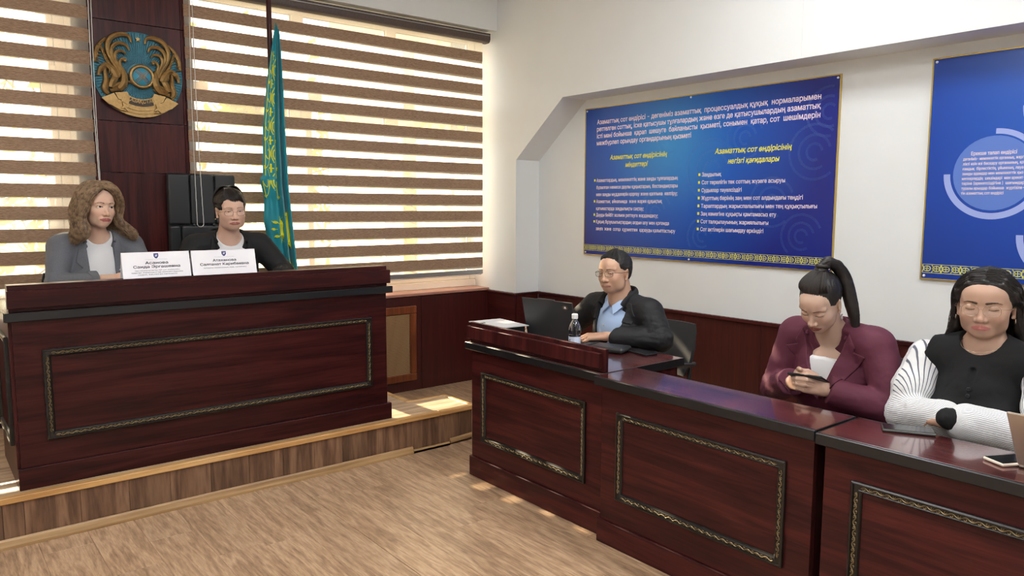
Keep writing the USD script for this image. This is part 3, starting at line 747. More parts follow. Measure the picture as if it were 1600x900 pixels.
eag = [band_mesh([(.62, .835), (.70, .86), (.80, .875), (.9, .86), (.98, .835)], np.interp(np.linspace(0, 1, 26), [0, .3, .5, .7, 1], [.002, .012, .016, .012, .002]))]
for k in range(8): eag.append(band_mesh([(.64 + .045 * k, .885), (.655 + .045 * k, .91)], .005, 6))
obj('eagle', cat_(eag), 'flag_yellow', fl)

# ================================================================ banners in the niche
def text(s, h, bold=False, width=None, slant=0.0, depth=.0006):
    m = meshkit.text_mesh(s, h, depth, bold=bold)
    m.vertices[:, 0] -= m.bounds[0, 0]
    if width: m.vertices[:, 0] *= width / m.bounds[1, 0]
    if slant: m.vertices[:, 0] += slant * m.vertices[:, 1]
    return m
def halo(s, h, width, o, slant=0.0):
    b = text(s, h, True, width, slant)
    return cat_([xf(b, None, (dx * o, dy * o, 0)) for dx, dy in ((-1, -.6), (1, -.6), (-1, .6), (1, .6))])
def banner(label, y_left, width, z0, z1):
    """Facing -x. Local: X to the right as one reads it (world -y), Y up (world z), Z out of the wall (world -x)."""
    t = thing('banner', label, 'banner', (XN - .0005, y_left, z0))
    R = np.array([[0, 0, -1.0], [-1.0, 0, 0], [0, 1.0, 0]])
    W, H = width, z1 - z0
    put = lambda name, m, mat, parent=None, **k: obj(name, xf(m, R), mat, parent or t, **k)
    put('sheet', B(.006, W - .006, .006, H - .006, .0, .012), 'banner_blue_' + str(len(USED_B)), None)
    USED_B.append(1)
    for a in (B(0, W, 0, .0075, 0, .016, .001), B(0, W, H - .0075, H, 0, .016, .001), B(0, .0075, .0075, H - .0075, 0, .016, .001), B(W - .0075, W, .0075, H - .0075, 0, .016, .001)):
        put('frame', a, 'gold_frame')
    for (a, b) in ((.02, .02), (W - .02, .02), (.02, H - .02), (W - .02, H - .02), (W / 2, .018), (W / 2 - .02, H - .018)):
        put('screw_cap', xf(lathe([(0, .0), (.007, 0), (.006, .004), (0, .0055)], 12), None, (a, b, .012)), 'white_plastic')
    # ornamental strip along the foot
    oz = .058; pc = []
    pc.append(B(.01, W - .01, oz - .0235, oz - .0205, .0121, .0124)); pc.append(B(.01, W - .01, oz + .0205, oz + .0235, .0121, .0124))
    per = .092; n = int((W - .02) / per); per = (W - .02) / n
    for k in range(n):
        cx = .01 + per * (k + .5)
        for s in (-1, 1):
            a = np.linspace(0, 2 * PI, 12, endpoint=False)
            pc.append(tube(np.c_[cx + s * per * .25 + .018 * np.cos(a), oz + .0135 * np.sin(a), np.full(12, .0123)], .0024, 4, .3, True))
            pc.append(B(cx + s * per * .25 - .013, cx + s * per * .25 + .013, oz - .0022, oz + .0022, .0121, .0127)); pc.append(B(cx + s * per * .25 - .0022, cx + s * per * .25 + .0022, oz - .011, oz + .011, .0121, .0127))
            pc.append(tube([(cx, oz + s * .019, .0124), (cx + per * .16, oz, .0124), (cx, oz - s * .019, .0124)], .0028, 4, .3))
            pc.append(tube([(cx + s * per * .5, oz + .019, .0124), (cx + s * per * .42, oz, .0124), (cx + s * per * .5, oz - .019, .0124)], .003, 4, .3))
    put('ornament_strip', cat_(pc), 'print_gold')
    # faint tone-on-tone scrolls
    pat = []
    rg_ = random.Random(9)
    for (cx, cy, r) in ((.58, .55, .20), (.80, .36, .15), (.70, .72, .13), (.93, .62, .16), (.90, .18, .13), (.35, .30, .14), (.55, .16, .12), (.97, .82, .14), (.40, .75, .10)):
        for q in (1.0, .62, .3):
            a = np.linspace(.4 * q, .4 * q + 1.6 * PI, 26)
            xx, yy = cx * W + r * q * np.cos(a), cy * H + r * q * np.sin(a)
            ok = (xx > .03) & (xx < W - .03) & (yy > .10) & (yy < H - .03)
            for run in np.split(np.arange(26), np.nonzero(~ok)[0]):
                run = run[ok[run]]
                if len(run) > 3: pat.append(tube(np.c_[xx[run], yy[run], np.full(len(run), .0119)], .013, 4, .02))
    put('scroll_pattern', cat_(pat), 'print_pattern')
    return t, put
USED_B = []
def banner_mat(name, c0, rad, yc, zc, mid, edge):
    material(name, {'g': ('geometry', {}), 's': ('vector_math', {'math_type': 'subtract', 'vector2': (XN, yc, zc)}), 'm': ('vector_math', {'math_type': 'multiply', 'vector2': (0, 1 / rad[0], 1 / rad[1])}), 'l': ('vector_math', {'math_type': 'length'}),
                    'r': ('rgb_ramp', {'ramp': [(0.0, c0), (0.5, mid), (1.0, edge)]}), 'p': ('principled_bsdf', {'roughness': 0.30, 'specular_ior_level': 0.5})},
             [('g.position', 's.vector1'), ('s.vector', 'm.vector1'), ('m.vector', 'l.vector1'), ('l.value', 'r.fac'), ('r.color', 'p.base_color')], 'p.BSDF')
banner_mat('banner_blue_0', sr(52, 146, 214), (1.15, 1.0), 3.45, 1.93, sr(18, 88, 186), sr(22, 36, 130))
banner_mat('banner_blue_1', sr(24, 92, 190), (1.3, 1.2), 1.1, 1.95, sr(14, 66, 166), sr(10, 40, 130))
b1, put1 = banner('wide blue wall banner with four text lines and two lists above the man', 4.266, 2.053, 1.125, 2.252)
BW1, BH1 = 2.053, 1.127
lines = [('Азаматтық сот өндірісі - дегеніміз азаматтық  процессуалдық құқық  нормаларымен', 1.81), ('реттелген соттық, іске қатысушы тұлғалардың және өзге де қатысушылардың азаматтық', 1.81),
         ('істі мәні бойынша  қарап  шешуге  байланысты  қызметі, сонымен  қатар, сот  шешімдерін', 1.81), ('мәжбүрлеп орындау органдарының қызметі', .89)]
for k, (s, w_) in enumerate(lines):
    y = 1.000 - .0525 * k
    put1('lettering', xf(text(s, .034, True, w_), None, (.127, y, .0121)), 'print_pink', kind='stuff')
for s, x, y, w_ in (('Азаматтық сот өндірісінің', .267, .728, .545), ('міндеттері', .425, .668, .21), ('Азаматтық сот өндірісінің', 1.212, .722, .55), ('негізгі қағидалары', 1.315, .655, .365)):
    put1('heading', xf(text(s, .034, True, w_, .22), None, (x, y, .0121)), 'print_yellow', kind='stuff')
L1 = [(.478, 1, 'Азаматтардың, мемлекеттің және заңды тұлғалардың', .70), (.420, 0, 'бұзылған немесе даулы құқықтарын, бостандықтары', .70), (.362, 0, 'мен заңды мүдделерін қорғау және қалпына  келтіру;', .70), (.304, 1, 'Азаматтық  айналымда  және жария құқықтық', .58),
      (.246, 0, 'қатынастарда заңдылықты сақтау;', .43), (.192, 1, 'Дауды бейбіт жолмен реттеуге жәрдемдесу;', .55), (.136, 1, 'Құқық бұзушылықтардың алдын алу мен қоғамда', .64), (.078, 0, 'заңға  және  сотқа  құрметпен  қарауды қалыптастыру', .69)]
for y, b_, s, w_ in L1:
    y = .196 + (y - .078) / .400 * .368
    put1('lettering', xf(halo(s, .026, w_, .0022), None, (.092, y, .0121)), 'print_lilac_text')if False else None
    put1('lettering', xf(text(s, .026, True, w_ * 1.12), None, (.130, y, .0121)), 'print_pink', kind='stuff')
    if b_: put1('bullet', B(.104, .120, y + .004, y + .022, .0121, .0126), 'print_yellow')
L2 = [('Заңдылық', .165), ('Сот төрелігін тек соттың жүзеге асыруы', .66), ('Судьялар тәуелсіздігі', .335), ('Жұрттың бәрінің заң мен сот алдындағы теңдігі', .79), ('Тараптардың жарыспалылығы мен тең құқықтылығы', .89), ('Заң көмегіне құқықты қамтамасыз ету', .605), ('Сот талқылауының жариялылығы', .55), ('Сот актілерін шағымдау еркіндігі', .515)]
for k, (s, w_) in enumerate(L2):
    y = .578 - .0519 * k
    put1('lettering', xf(text(s, .026, True, w_ * .93), None, (1.115, y, .0121)), 'print_pink', kind='stuff')
    put1('bullet', B(1.086, 1.102, y + .004, y + .022, .0121, .0126), 'print_yellow')
b2, put2 = banner('blue wall banner with pale discs and ring segments above the woman in striped sleeves', 1.727, 2.05, 1.125, 2.262)
def ringseg(cx, cy, r0, r1, a0, a1, z=.0121, th=.0005):
    a = np.radians(np.linspace(a0, a1, 40))
    q = [(cx + r1 * math.cos(t), cy + r1 * math.sin(t)) for t in a] + [(cx + r0 * math.cos(t), cy + r0 * math.sin(t)) for t in a[::-1]]
    return prism(q, th, 'xyz', z)
DCX, DCY = .312, .545
put2('disc', ringseg(DCX, DCY, 0.0005, .182, 0, 359.9), 'print_disc')
put2('ring_segment', ringseg(DCX, DCY, .195, .226, 180, 330), 'print_lilac'); put2('ring_segment', ringseg(DCX, DCY, .190, .216, 5, 90), 'print_lilac')
for cx, cy, a0, a1 in ((.645, .860, 180, 262), (.655, .245, 180, 262)):
    put2('ring_segment', ringseg(cx, cy, .195, .226, a0, a1), 'print_lilac'); put2('disc', ringseg(cx, cy, .0005, .165, 0, 359.9), 'print_disc')
L3 = [('Ерекше талап өндірісі', .20, .035), ('дегеніміз- мемлекеттік органның, жергі-', .275, .0), ('лікті өзін өзі басқару органының, қо-', .275, .0), ('ғамдық  бірлестіктің, ұйымның, лауа-', .275, 0), ('зымды адамдар мен мемлекеттік қыз-', .275, 0), ('меткерлердің  шешімдері  мен әрекет-', .275, 0), ('теріне (әрекетсіздігіне )  шағымдар', .275, 0), ('туралы арыздар бойынша  жүргізіле-', .275, 0), ('тін азаматтық сот өндірісі', .19, 0)]
for k, (s, w_, dx) in enumerate(L3):
    y = .636 - .0243 * k; x = .173 + dx
    put2('lettering', xf(text(s, .0145 if k else .018, True, w_), None, (x, y, .0128)), 'print_pink', kind='stuff')
# ================================================================ people: distance fields and surface nets
def smin(a, b, k):
    h = np.clip(0.5 + 0.5 * (b - a) / k, 0, 1)
    return b * (1 - h) + a * h - k * h * (1 - h)
def smax(a, b, k): return -smin(-a, -b, k)
def f_sph(c, r):
    c = np.asarray(c, F4)
    return culled(lambda p: np.linalg.norm(p - c, axis=-1) - F4(r), c - r, c + r)
F4 = np.float32
BOXES = []
def far(p, lo, hi, pad):
    """Distance of the points' box from a primitive's box when it exceeds pad, else 0: lets a whole batch skip the primitive."""
    for q, m0, m1 in BOXES:
        if q is p: break
    else:
        c = np.ascontiguousarray(p.T); m0, m1 = c.min(1), c.max(1)
        BOXES.insert(0, (p, m0, m1)); del BOXES[3:]
    g = np.maximum(np.maximum(lo - m1, m0 - hi), 0)
    d = float(np.sqrt((g * g).sum()))
    return d if d > pad else 0.0
def culled(f, lo, hi, pad=0.065):
    lo, hi = np.asarray(lo, F4), np.asarray(hi, F4)
    def g(p):
        d = far(p, lo, hi, pad)
        return np.full(len(p), d, F4) if d else f(p)
    return g
def f_rc(a, b, r1, r2):
    """Round cone between two points."""
    a, b = np.asarray(a, F4), np.asarray(b, F4); r1, r2 = F4(r1), F4(r2)
    ba = b - a; l2 = ba @ ba; rr = r1 - r2; a2 = l2 - rr * rr
    if a2 <= 1e-12: return f_sph(a if r1 > r2 else b, max(r1, r2))
    il2 = 1 / l2
    def f(p):
        pa = p - a; y = pa @ ba; z = y - l2
        x2 = ((pa * l2 - ba * y[..., None]) ** 2).sum(-1)
        y2 = y * y * l2; z2 = z * z * l2
        k = np.sign(rr) * rr * rr * x2
        d = (np.sqrt(np.maximum(x2 * a2 * il2, 0)) + y * rr) * il2 - r1
        d = np.where(np.sign(z) * a2 * z2 > k, np.sqrt(x2 + z2) * il2 - r2, d)
        return np.where(np.sign(y) * a2 * y2 < k, np.sqrt(x2 + y2) * il2 - r1, d)
    return culled(f, np.minimum(a - r1, b - r2), np.maximum(a + r1, b + r2))
def f_ell(c, r, R=None):
    c, r = np.asarray(c, F4), np.asarray(r, F4); R = None if R is None else np.asarray(R, F4)
    def f(p):
        q = p - c
        if R is not None: q = q @ R
        k0 = np.linalg.norm(q / r, axis=-1); k1 = np.linalg.norm(q / (r * r), axis=-1) + 1e-9
        return k0 * (k0 - 1) / k1
    return culled(f, c - r.max(), c + r.max())
def f_box(c, h, r, R=None):
    c, h = np.asarray(c, float), np.asarray(h, float)
    def f(p):
        q = p - c
        if R is not None: q = q @ R
        q = np.abs(q) - (h - r)
        return np.linalg.norm(np.maximum(q, 0), axis=-1) + np.minimum(q.max(-1), 0) - r
    return f
def poly_sd(q, pts):
    """Signed distance of 2D points to a polygon (negative inside)."""
    v = np.asarray(pts, float); d = np.full(q.shape[:-1], 1e9); s = np.ones(q.shape[:-1])
    for i in range(len(v)):
        a, b = v[i], v[i - 1]; e = b - a; w = q - a
        t = np.clip((w @ e) / (e @ e), 0, 1)
        d = np.minimum(d, ((w - t[..., None] * e) ** 2).sum(-1))
        c1, c2, c3 = q[..., 1] >= a[1], q[..., 1] < b[1], e[0] * w[..., 1] > e[1] * w[..., 0]
        s = np.where((c1 & c2 & c3) | (~c1 & ~c2 & ~c3), -s, s)
    return s * np.sqrt(d)
def chain(pts, rad): return [f_rc(pts[i], pts[i + 1], rad[i], rad[i + 1]) for i in range(len(pts) - 1)]
def union(fs, k=0.0):
    def f(p):
        d = fs[0](p)
        for g in fs[1:]: d = smin(d, g(p), k) if k else np.minimum(d, g(p))
        return d
    return f
def boxed(f, lo, hi, pad=0.04):
    """Evaluates f only near its box; farther off the distance to the box stands in."""
    lo, hi = np.asarray(lo, F4), np.asarray(hi, F4)
    def g(p):
        d = far(p, lo, hi, pad)
        if d: return np.full(len(p), d, F4)
        q = np.maximum(np.maximum(lo - p, p - hi), 0); d = np.linalg.norm(q, axis=-1)
        near = d < pad; out = d + 0.0
        if near.any(): out[near] = f(p[near])
        return out
    return g
def nets(f, lo, hi, h, bs=10, mask=None):
    """Surface nets over the blocks that the surface crosses."""
    lo, hi = np.asarray(lo, float), np.asarray(hi, float)
    nb = np.ceil((hi - lo) / (h * bs)).astype(int)
    g = np.stack(np.meshgrid(*[np.arange(n) for n in nb], indexing='ij'), -1).reshape(-1, 3)
    mort = np.zeros(len(g), np.int64)
    for bit in range(8):
        for a in range(3): mort |= ((g[:, a].astype(np.int64) >> bit) & 1) << (3 * bit + a)
    g = g[np.argsort(mort)]
    c = (lo + (g + .5) * bs * h).astype(F4)
    d = np.concatenate([f(c[i:i + 512]) for i in range(0, len(c), 512)])
    on_ = np.abs(d) < bs * h * .5 * 1.7321 * 1.5 + .004
    if mask is not None: on_ &= mask(c, bs * h)
    g = g[on_]
    o = np.stack(np.meshgrid(*[np.arange(bs + 1)] * 3, indexing='ij'), -1).reshape(-1, 3)
    keys, verts, quads = [], [], []
    N = nb * bs + 3; mul = np.array([N[1] * N[2], N[2], 1])
    for s in range(0, len(g), 32):
        gb = g[s:s + 32]
        P = lo + (gb[:, None] * bs + o[None]) * h
        D = f(P.reshape(-1, 3).astype(F4)).reshape(len(gb), bs + 1, bs + 1, bs + 1)
        sg = D < 0
        cor = [D[:, i:bs + i, j:bs + j, k:bs + k] for i in (0, 1) for j in (0, 1) for k in (0, 1)]
        cs = sum((x < 0).astype(np.int8) for x in cor)
        b, i, j, k = np.nonzero((cs > 0) & (cs < 8))
        if not len(b): continue
        cv = np.stack([x[b, i, j, k] for x in cor], 1)
        acc, cnt = np.zeros((len(b), 3)), np.zeros(len(b))
        offs = np.array([(x, y, z) for x in (0, 1) for y in (0, 1) for z in (0, 1)], float)
        for e0 in range(8):
            for bit in (4, 2, 1):
                if e0 & bit: continue
                e1 = e0 | bit
                m = (cv[:, e0] < 0) != (cv[:, e1] < 0)
                t = cv[m, e0] / (cv[m, e0] - cv[m, e1])
                acc[m] += offs[e0] + t[:, None] * (offs[e1] - offs[e0]); cnt[m] += 1
        ix = gb[b] * bs + np.stack([i, j, k], 1)
        keys.append((ix + 1) @ mul); verts.append(lo + (ix + acc / cnt[:, None]) * h)
        for ax in range(3):
            A = sg[:, :bs, :bs, :bs]
            sl = [slice(0, bs)] * 3; sl[ax] = slice(1, bs + 1)
            Bq = sg[(slice(None), *sl)]
            bb, ii, jj, kk = np.nonzero(A != Bq)
            if not len(bb): continue
            base = (gb[bb] * bs + np.stack([ii, jj, kk], 1) + 1) @ mul
            u, v = mul[(ax + 1) % 3], mul[(ax + 2) % 3]
            q = np.stack([base - u - v, base - v, base, base - u], 1)
            flip = ~A[bb, ii, jj, kk]
            q[flip] = q[flip][:, ::-1]; quads.append(q)
    if not keys: raise ValueError('empty surface')
    keys, verts, quads = np.concatenate(keys), np.concatenate(verts), np.concatenate(quads)
    order = np.argsort(keys); ks = keys[order]
    pos = np.clip(np.searchsorted(ks, quads), 0, len(ks) - 1)
    ok = (ks[pos] == quads).all(1)
    q = order[pos[ok]]
    F = np.vstack([q[:, [0, 1, 2]], q[:, [0, 2, 3]]])
    return verts, F
def cluster(V, F, keep, cell):
    """Coarsens the vertices where keep is False by merging them on a grid."""
    k = np.floor(V / cell).astype(np.int64); key = k[:, 0] * 73856093 + k[:, 1] * 19349663 + k[:, 2] * 83492791
    key = np.where(keep, np.arange(len(V)) + (1 << 60), key)
    _, inv = np.unique(key, return_inverse=True); n = inv.max() + 1
    W = np.zeros((n, 3)); cnt = np.bincount(inv, minlength=n)[:, None]
    for a in range(3): W[:, a] = np.bincount(inv, V[:, a], n)
    G = inv[F]; ok = (G[:, 0] != G[:, 1]) & (G[:, 1] != G[:, 2]) & (G[:, 0] != G[:, 2])
    return W / cnt, G[ok]
def tm(VF): return trimesh.Trimesh(VF[0], VF[1], process=False)
def Rz(d): return rot((0, 0, 1), d)
def Ry(d): return rot((0, 1, 0), d)
def Rx(d): return rot((1, 0, 0), d)

# ---------------------------------------------------------------- heads (local: +X face, +Y the person's left, +Z up, origin at eye height)
def lip_fn(q, s):
    lw, up, lo_, cz = .0262 * q.get('mouth', 1), q.get('uplip', .0048), q.get('lolip', .0058), q.get('corner', 0.0)
    return union(chain([(.0878, s * .004, -.0645), (.0858, s * .013, -.0655), (.0800, s * lw, -.0686 + cz)], (up * .86, up * .80, .0018)) + chain([(.0874, 0, -.0727), (.0856, s * .013, -.0722), (.0800, s * lw * .95, -.0702 + cz)], (lo_ * .86, lo_ * .84, .0020)))
def head_fn(q):
    """q: a dict of shape parameters; returns the head's field (with neck root) and its landmarks."""
    w, jw, ch = q.get('w', 1.0), q.get('jaw', 1.0), q.get('cheek', 1.0)
    fs = [(f_ell((-.016, 0, .030), (.096, .0745 * w, .086)), 0), (f_ell((.020, 0, -.020), (.070, .0660 * w, .080)), .020),
          (f_ell((.026, 0, -.060), (.054, .0500 * w * jw, .046)), .022), (f_ell((.054, 0, -.092), (.026, .027 * q.get('chin', 1) * w, .0195)), .024),
          (f_ell((.050, .036 * w, -.030), (.030 * ch, .026 * ch, .028 * ch)), .016), (f_ell((.050, -.036 * w, -.030), (.030 * ch, .026 * ch, .028 * ch)), .016),
          (f_ell((.044, 0, .040), (.046, .056 * w, .040)), .02),
          (f_ell((.052, 0, -.068), (.036, .026, .026)), .016),
          (f_ell((.020, .040 * w * jw, -.066), (.034, .022 * q.get('jowl', 1), .030 * q.get('jowl', 1))), .018), (f_ell((.020, -.040 * w * jw, -.066), (.034, .022 * q.get('jowl', 1), .030 * q.get('jowl', 1))), .018)]
    ns = q.get('nose', 1.0)
    ey, ex, ez = .0315 * w, .0705, -.001
    lips = lambda s: lip_fn(q, s)
    def f(p):
        d = fs[0][0](p)
        for g, k in fs[1:]: d = smin(d, g(p), k)
        # brows and sockets
        for s in (1, -1):
            d = smin(d, f_rc((.0815, s * .014, .021), (.066, s * .048, .020), .0065, .006)(p), .014)
            d = smax(d, -f_ell((.0985, s * .0310 * w, -.002), (.0165, .0190, .0125))(p), .010)
        # nose
        n = f_rc((.079, 0, .006), (.0975, 0, -.036), .0062, .0095 * ns)(p)
        n = smin(n, f_sph((.1005, 0, -.0385), .0098 * ns)(p), .006)
        for s in (1, -1): n = smin(n, f_ell((.0905, s * .0125 * ns, -.0425), (.0105, .0072 * ns, .0078))(p), .005)
        d = smin(d, n, .008)
        for s in (1, -1): d = smax(d, -f_ell((.0975, s * .0062 * ns, -.0490), (.0042, .0030, .0026))(p), .002)
        # eyeballs with lids
        for s in (1, -1):
            c = np.array([ex, s * ey, ez]); d = smin(d, f_ell(c, (.0150, .0172, .0140))(p), .004)
            o = q.get('open', .0)
            r_ = p - c
            y = r_[..., 1] * s; tilt = (y + .004) * q.get('tilt', .10)
            zc = r_[..., 2] - tilt + q.get('drop', .001)
            crease = np.sqrt(np.maximum((r_[..., 0] - .0150 + 18 * y * y) ** 2 + (zc - .0066 + 9 * y * y) ** 2, 1e-12)) - .0011
            d = smax(d, -np.where(np.abs(y) < .0155, crease, .01), .0014)
            if o > 0:
                half = o * np.sqrt(np.clip(1 - (y / .0142) ** 2, 0, 1))
                slot = np.maximum(np.maximum(np.abs(zc) - half, np.abs(y) - .0140), .004 - r_[..., 0])
                d = smax(d, -slot, .0012)
                ball = np.linalg.norm(r_ - [-.0008, 0, 0], axis=-1) - .0136
                d = np.minimum(d, ball)
            else:
                line = np.sqrt(np.maximum((r_[..., 0] - .0150 + 16 * y * y) ** 2 + (zc + .0040 - 8 * y * y) ** 2, 1e-12)) - .0010
                d = smax(d, -np.where(np.abs(y) < .0150, line, .01), .0012)
        # lips
        lw = .0262 * q.get('mouth', 1); up, lo_ = q.get('uplip', .0048), q.get('lolip', .0058); cz = q.get('corner', 0.0)
        d = smin(d, f_ell((.066, 0, -.0685), (.0215, .030, .020))(p), .012)
        for s in (1, -1):
            d = smin(d, lips(s)(p), .0035)
            d = smax(d, -union(chain([(.0940, 0, -.0684), (.0920, s * .013, -.0686), (.0838, s * lw * 1.05, -.0688 + cz)], (.0015, .0015, .0013)))(p), .0016)
            # ears
            e = f_ell((-.012, s * .0745 * w, -.012), (.0175, .0075, .030), Rx(s * -8) @ Rz(s * 24))(p)
            e = smax(e, -f_ell((-.006, s * .0815 * w, -.009), (.0095, .0050, .0185), Rx(s * -8) @ Rz(s * 24))(p), .004)
            e = smin(e, f_sph((-.002, s * .0735 * w, -.040), .0070)(p), .006)
            d = smin(d, e, .005)
        return d
    return boxed(f, (-.13, -.105, -.13), (.13, .105, .13), .03), dict(ey=ey, ex=ex, ez=ez, lw=lw if False else .0245 * q.get('mouth', 1))
def face_color(p, q, skin):
    """Colours of skin, lips and brows for points in head space."""
    c = np.broadcast_to(np.array(skin), p.shape).copy()
    w = q.get('w', 1.0)
    def blend(mask, col):
        c[:] = c * (1 - mask[:, None]) + np.array(col) * mask[:, None]
    front = p[:, 0] > .03
    for s in (1, -1):
        g = np.exp(-(((p - [.07, s * .042 * w, -.032]) / [.04, .022, .018]) ** 2).sum(1)); blend(.22 * g * front, np.array(skin) * [1.05, .70, .66])
    g = np.exp(-(((p - [.105, 0, -.036]) / [.02, .014, .014]) ** 2).sum(1)); blend(.22 * g, np.array(skin) * [1.02, .72, .68])
    if q.get('stubble'):
        g = np.exp(-(((p - [.07, 0, -.085]) / [.06, .05, .028]) ** 2).sum(1)); blend(q['stubble'] * g * front, (.16, .12, .10))
    lw, cz = .0245 * q.get('mouth', 1), q.get('corner', 0.0)
    dl = np.full(len(p), 1.0)
    for s in (1, -1):
        dl = np.minimum(dl, lip_fn(q, s)(p))
    blend(np.clip((.0026 - dl) / .0016, 0, 1) * (p[:, 0] > .06), q.get('lip', (.30, .085, .075)))
    bt = q.get('brow_t', .0034)
    for s in (1, -1):
        path = [(.0, s * .0155, .0182), (.0, s * .027 * w, .0208 + q.get('brow_up', 0)), (.0, s * .039 * w, .0212 + q.get('brow_up', 0)), (.0, s * .051 * w, .0160)]
        d = np.full(len(p), 1.0)
        for i in range(3):
            a, b = np.array(path[i])[1:], np.array(path[i + 1])[1:]; e = b - a; v = p[:, 1:] - a
            t = np.clip(v @ e / (e @ e), 0, 1); d = np.minimum(d, np.linalg.norm(v - t[:, None] * e, axis=1) - bt * (1 - .25 * (i + t)))
        n = meshkit.noise(p * [300, 700, 300]) * .0012
        blend(np.clip((.0008 - d - n + .0006) / .0018, 0, 1) * (p[:, 0] > .035) * q.get('brow_a', .85), q.get('brow', (.03, .02, .016)))
        # lash lines
        r_ = p - [.0705, s * .0315 * w, -.001]; y = r_[:, 1] * s; tilt = (y + .004) * q.get('tilt', .10); zc = r_[:, 2] - tilt + q.get('drop', .001)
        o = q.get('open', 0)
        zl = o * np.sqrt(np.clip(1 - (y / .0148) ** 2, 0, 1)) if o > 0 else -.0040 + 8 * y * y
        m = np.clip(1.35 - np.abs(zc - zl) / .0017, 0, 1) * np.clip((.0165 - np.abs(y)) / .002, 0, 1) * (r_[:, 0] > .003)
        blend(m * q.get('lash', .95), (.025, .018, .015))
        if o > 0:
            inside = (np.abs(zc) < o * np.sqrt(np.clip(1 - (y / .0142) ** 2, 0, 1)) - .0002) & (np.abs(y) < .0138) & (np.abs(np.linalg.norm(r_ - [-.0008, 0, 0], axis=1) - .0136) < .0009)
            gz = q.get('gaze', (0, 0)); dd = np.hypot(r_[:, 1] - gz[0], r_[:, 2] - gz[1])
            c[inside] = (.62, .58, .55); c[inside & (dd < .0062)] = (.028, .014, .008); c[inside & (dd < .0026)] = (.004, .004, .004)
    return c

# ---------------------------------------------------------------- hands
def hand_fs(wr, R, side, curl=(35, 40, 42, 45), spread=3.0, thumb=(35, 25, 20), size=1.0, th_in=0.0):
    """Fields of one hand. wr: wrist; R columns: along the fingers, towards the thumb, out of the back. side only documents."""
    wr = np.asarray(wr, float)
    T = lambda v: wr + R @ (np.asarray(v, float) * size)
    kn = [(.088, .030, .004), (.092, .010, .006), (.088, -.010, .004), (.079, -.028, -.001)]
    L = [(.042, .025, .020), (.046, .029, .021), (.043, .027, .021), (.034, .020, .018)]
    palm = [f_rc(T((.004, y * .55, 0)), T(k), .0165 * size, .0108 * size) for k, y in zip(kn, (.030, .010, -.010, -.028))]
    palm.append(f_rc(T((.02, .018, -.004)), T((.055, .026, -.006)), .016 * size, .012 * size))
    fp = union(palm, .010)
    fingers = []
    for i, (k, l) in enumerate(zip(kn, L)):
        c = curl[i]; sp = math.radians((1.5 - i) * spread)
        p0 = np.array(k, float); a = math.radians(c * .8); pts = [p0]
        for j, ln in enumerate(l):
            d = np.array([math.cos(a) * math.cos(sp), math.cos(a) * math.sin(sp), -math.sin(a)])
            pts.append(pts[-1] + d * ln); a += math.radians(c * (1.1 if j == 0 else .8))
        r = [.0098, .0092, .0085, .0074] if i < 3 else [.0086, .0080, .0074, .0066]
        fingers.append(union(chain([T(x) for x in pts], [x * size for x in r]), .002))
    t0 = np.array([.022, .022, -.006]); az, dn, bend = map(math.radians, thumb)
    pts, a = [t0], az
    for j, ln in enumerate((.040, .032, .026)):
        d = np.array([math.cos(a) * math.cos(dn), math.sin(a) * math.cos(dn), -math.sin(dn)])
        pts.append(pts[-1] + d * ln); a -= bend; dn += th_in
    th = union(chain([T(x) for x in pts], [.0135 * size, .0108 * size, .0098 * size, .0082 * size]), .003)
    def f(p):
        d = fp(p)
        for g in fingers: d = smin(d, g(p), .0028)
        return smin(d, th(p), .005)
    c = T((.08, 0, -.01)); e = .135 * size
    return boxed(f, c - e, c + e, .02)

# ---------------------------------------------------------------- seated bodies (local: +X forward, +Y left, Z up, origin on the ground below the hips)
def torso_fn(J, off, b):
    """Torso field from the joints J, grown by off. b: build factors."""
    W, D = b.get('w', 1.0), b.get('d', 1.0)
    pel, che, nb = J['pelvis'], J['chest'], J['neck']
    sl, sr_ = J['shL'], J['shR']
    mid = (pel + che) / 2
    ax = che - pel; lean = math.degrees(math.atan2(ax[0], ax[2]))
    R = Ry(lean) if abs(J.get('turn', 0)) < 1e-6 else Rz(J['turn']) @ Ry(lean)
    inn = lambda s, o, t: s + (o - s) * t
    fs = [(f_ell(che + R @ np.array([-.005, 0, -.02]), (.105 * D + off, .150 * W + off, .175 + off), R), 0),
          (f_ell(mid + R @ np.array([.008, 0, -.01]), (.108 * D * b.get('belly', 1) + off, .142 * W * b.get('waist', 1) + off, .15 + off), R), .05),
          (f_ell(pel, (.125 * D + off, .172 * W + off, .125 + off)), .05),
          (f_rc(inn(sl, nb, .10), inn(sr_, nb, .10), .052 + off, .052 + off), .04),
          (f_rc(nb + [-.012, 0, .012], inn(sl, nb, .22) + [0, 0, .016], .046 + off * .8, .036 + off), .03), (f_rc(nb + [-.012, 0, .012], inn(sr_, nb, .22) + [0, 0, .016], .046 + off * .8, .036 + off), .03)]
    bu = b.get('bust', 0)
    if bu:
        for s in (1, -1): fs.append((f_ell(che + R @ np.array([.075 * D, s * .068, -.045]), (.060 * bu + off * .6, .066 * bu + off * .6, .066 * bu + off * .6), R), .035))
    def f(p):
        d = fs[0][0](p)
        for g, k in fs[1:]: d = smin(d, g(p), k)
        return d
    return f, R
def v_cut(che, R, z_bot, z_top, w_top, skew=0.0, power=1.0):
    """A V opening on the chest front: inside where |y| < w(z)."""
    def f(p):
        q = (p - che) @ R
        t = np.clip((q[..., 2] - z_bot) / (z_top - z_bot), 0, 1.3)
        w = w_top * t ** power
        return np.maximum(np.maximum(np.abs(q[..., 1] - skew * t) - w, z_bot - q[..., 2]), .02 - q[..., 0])
    return f
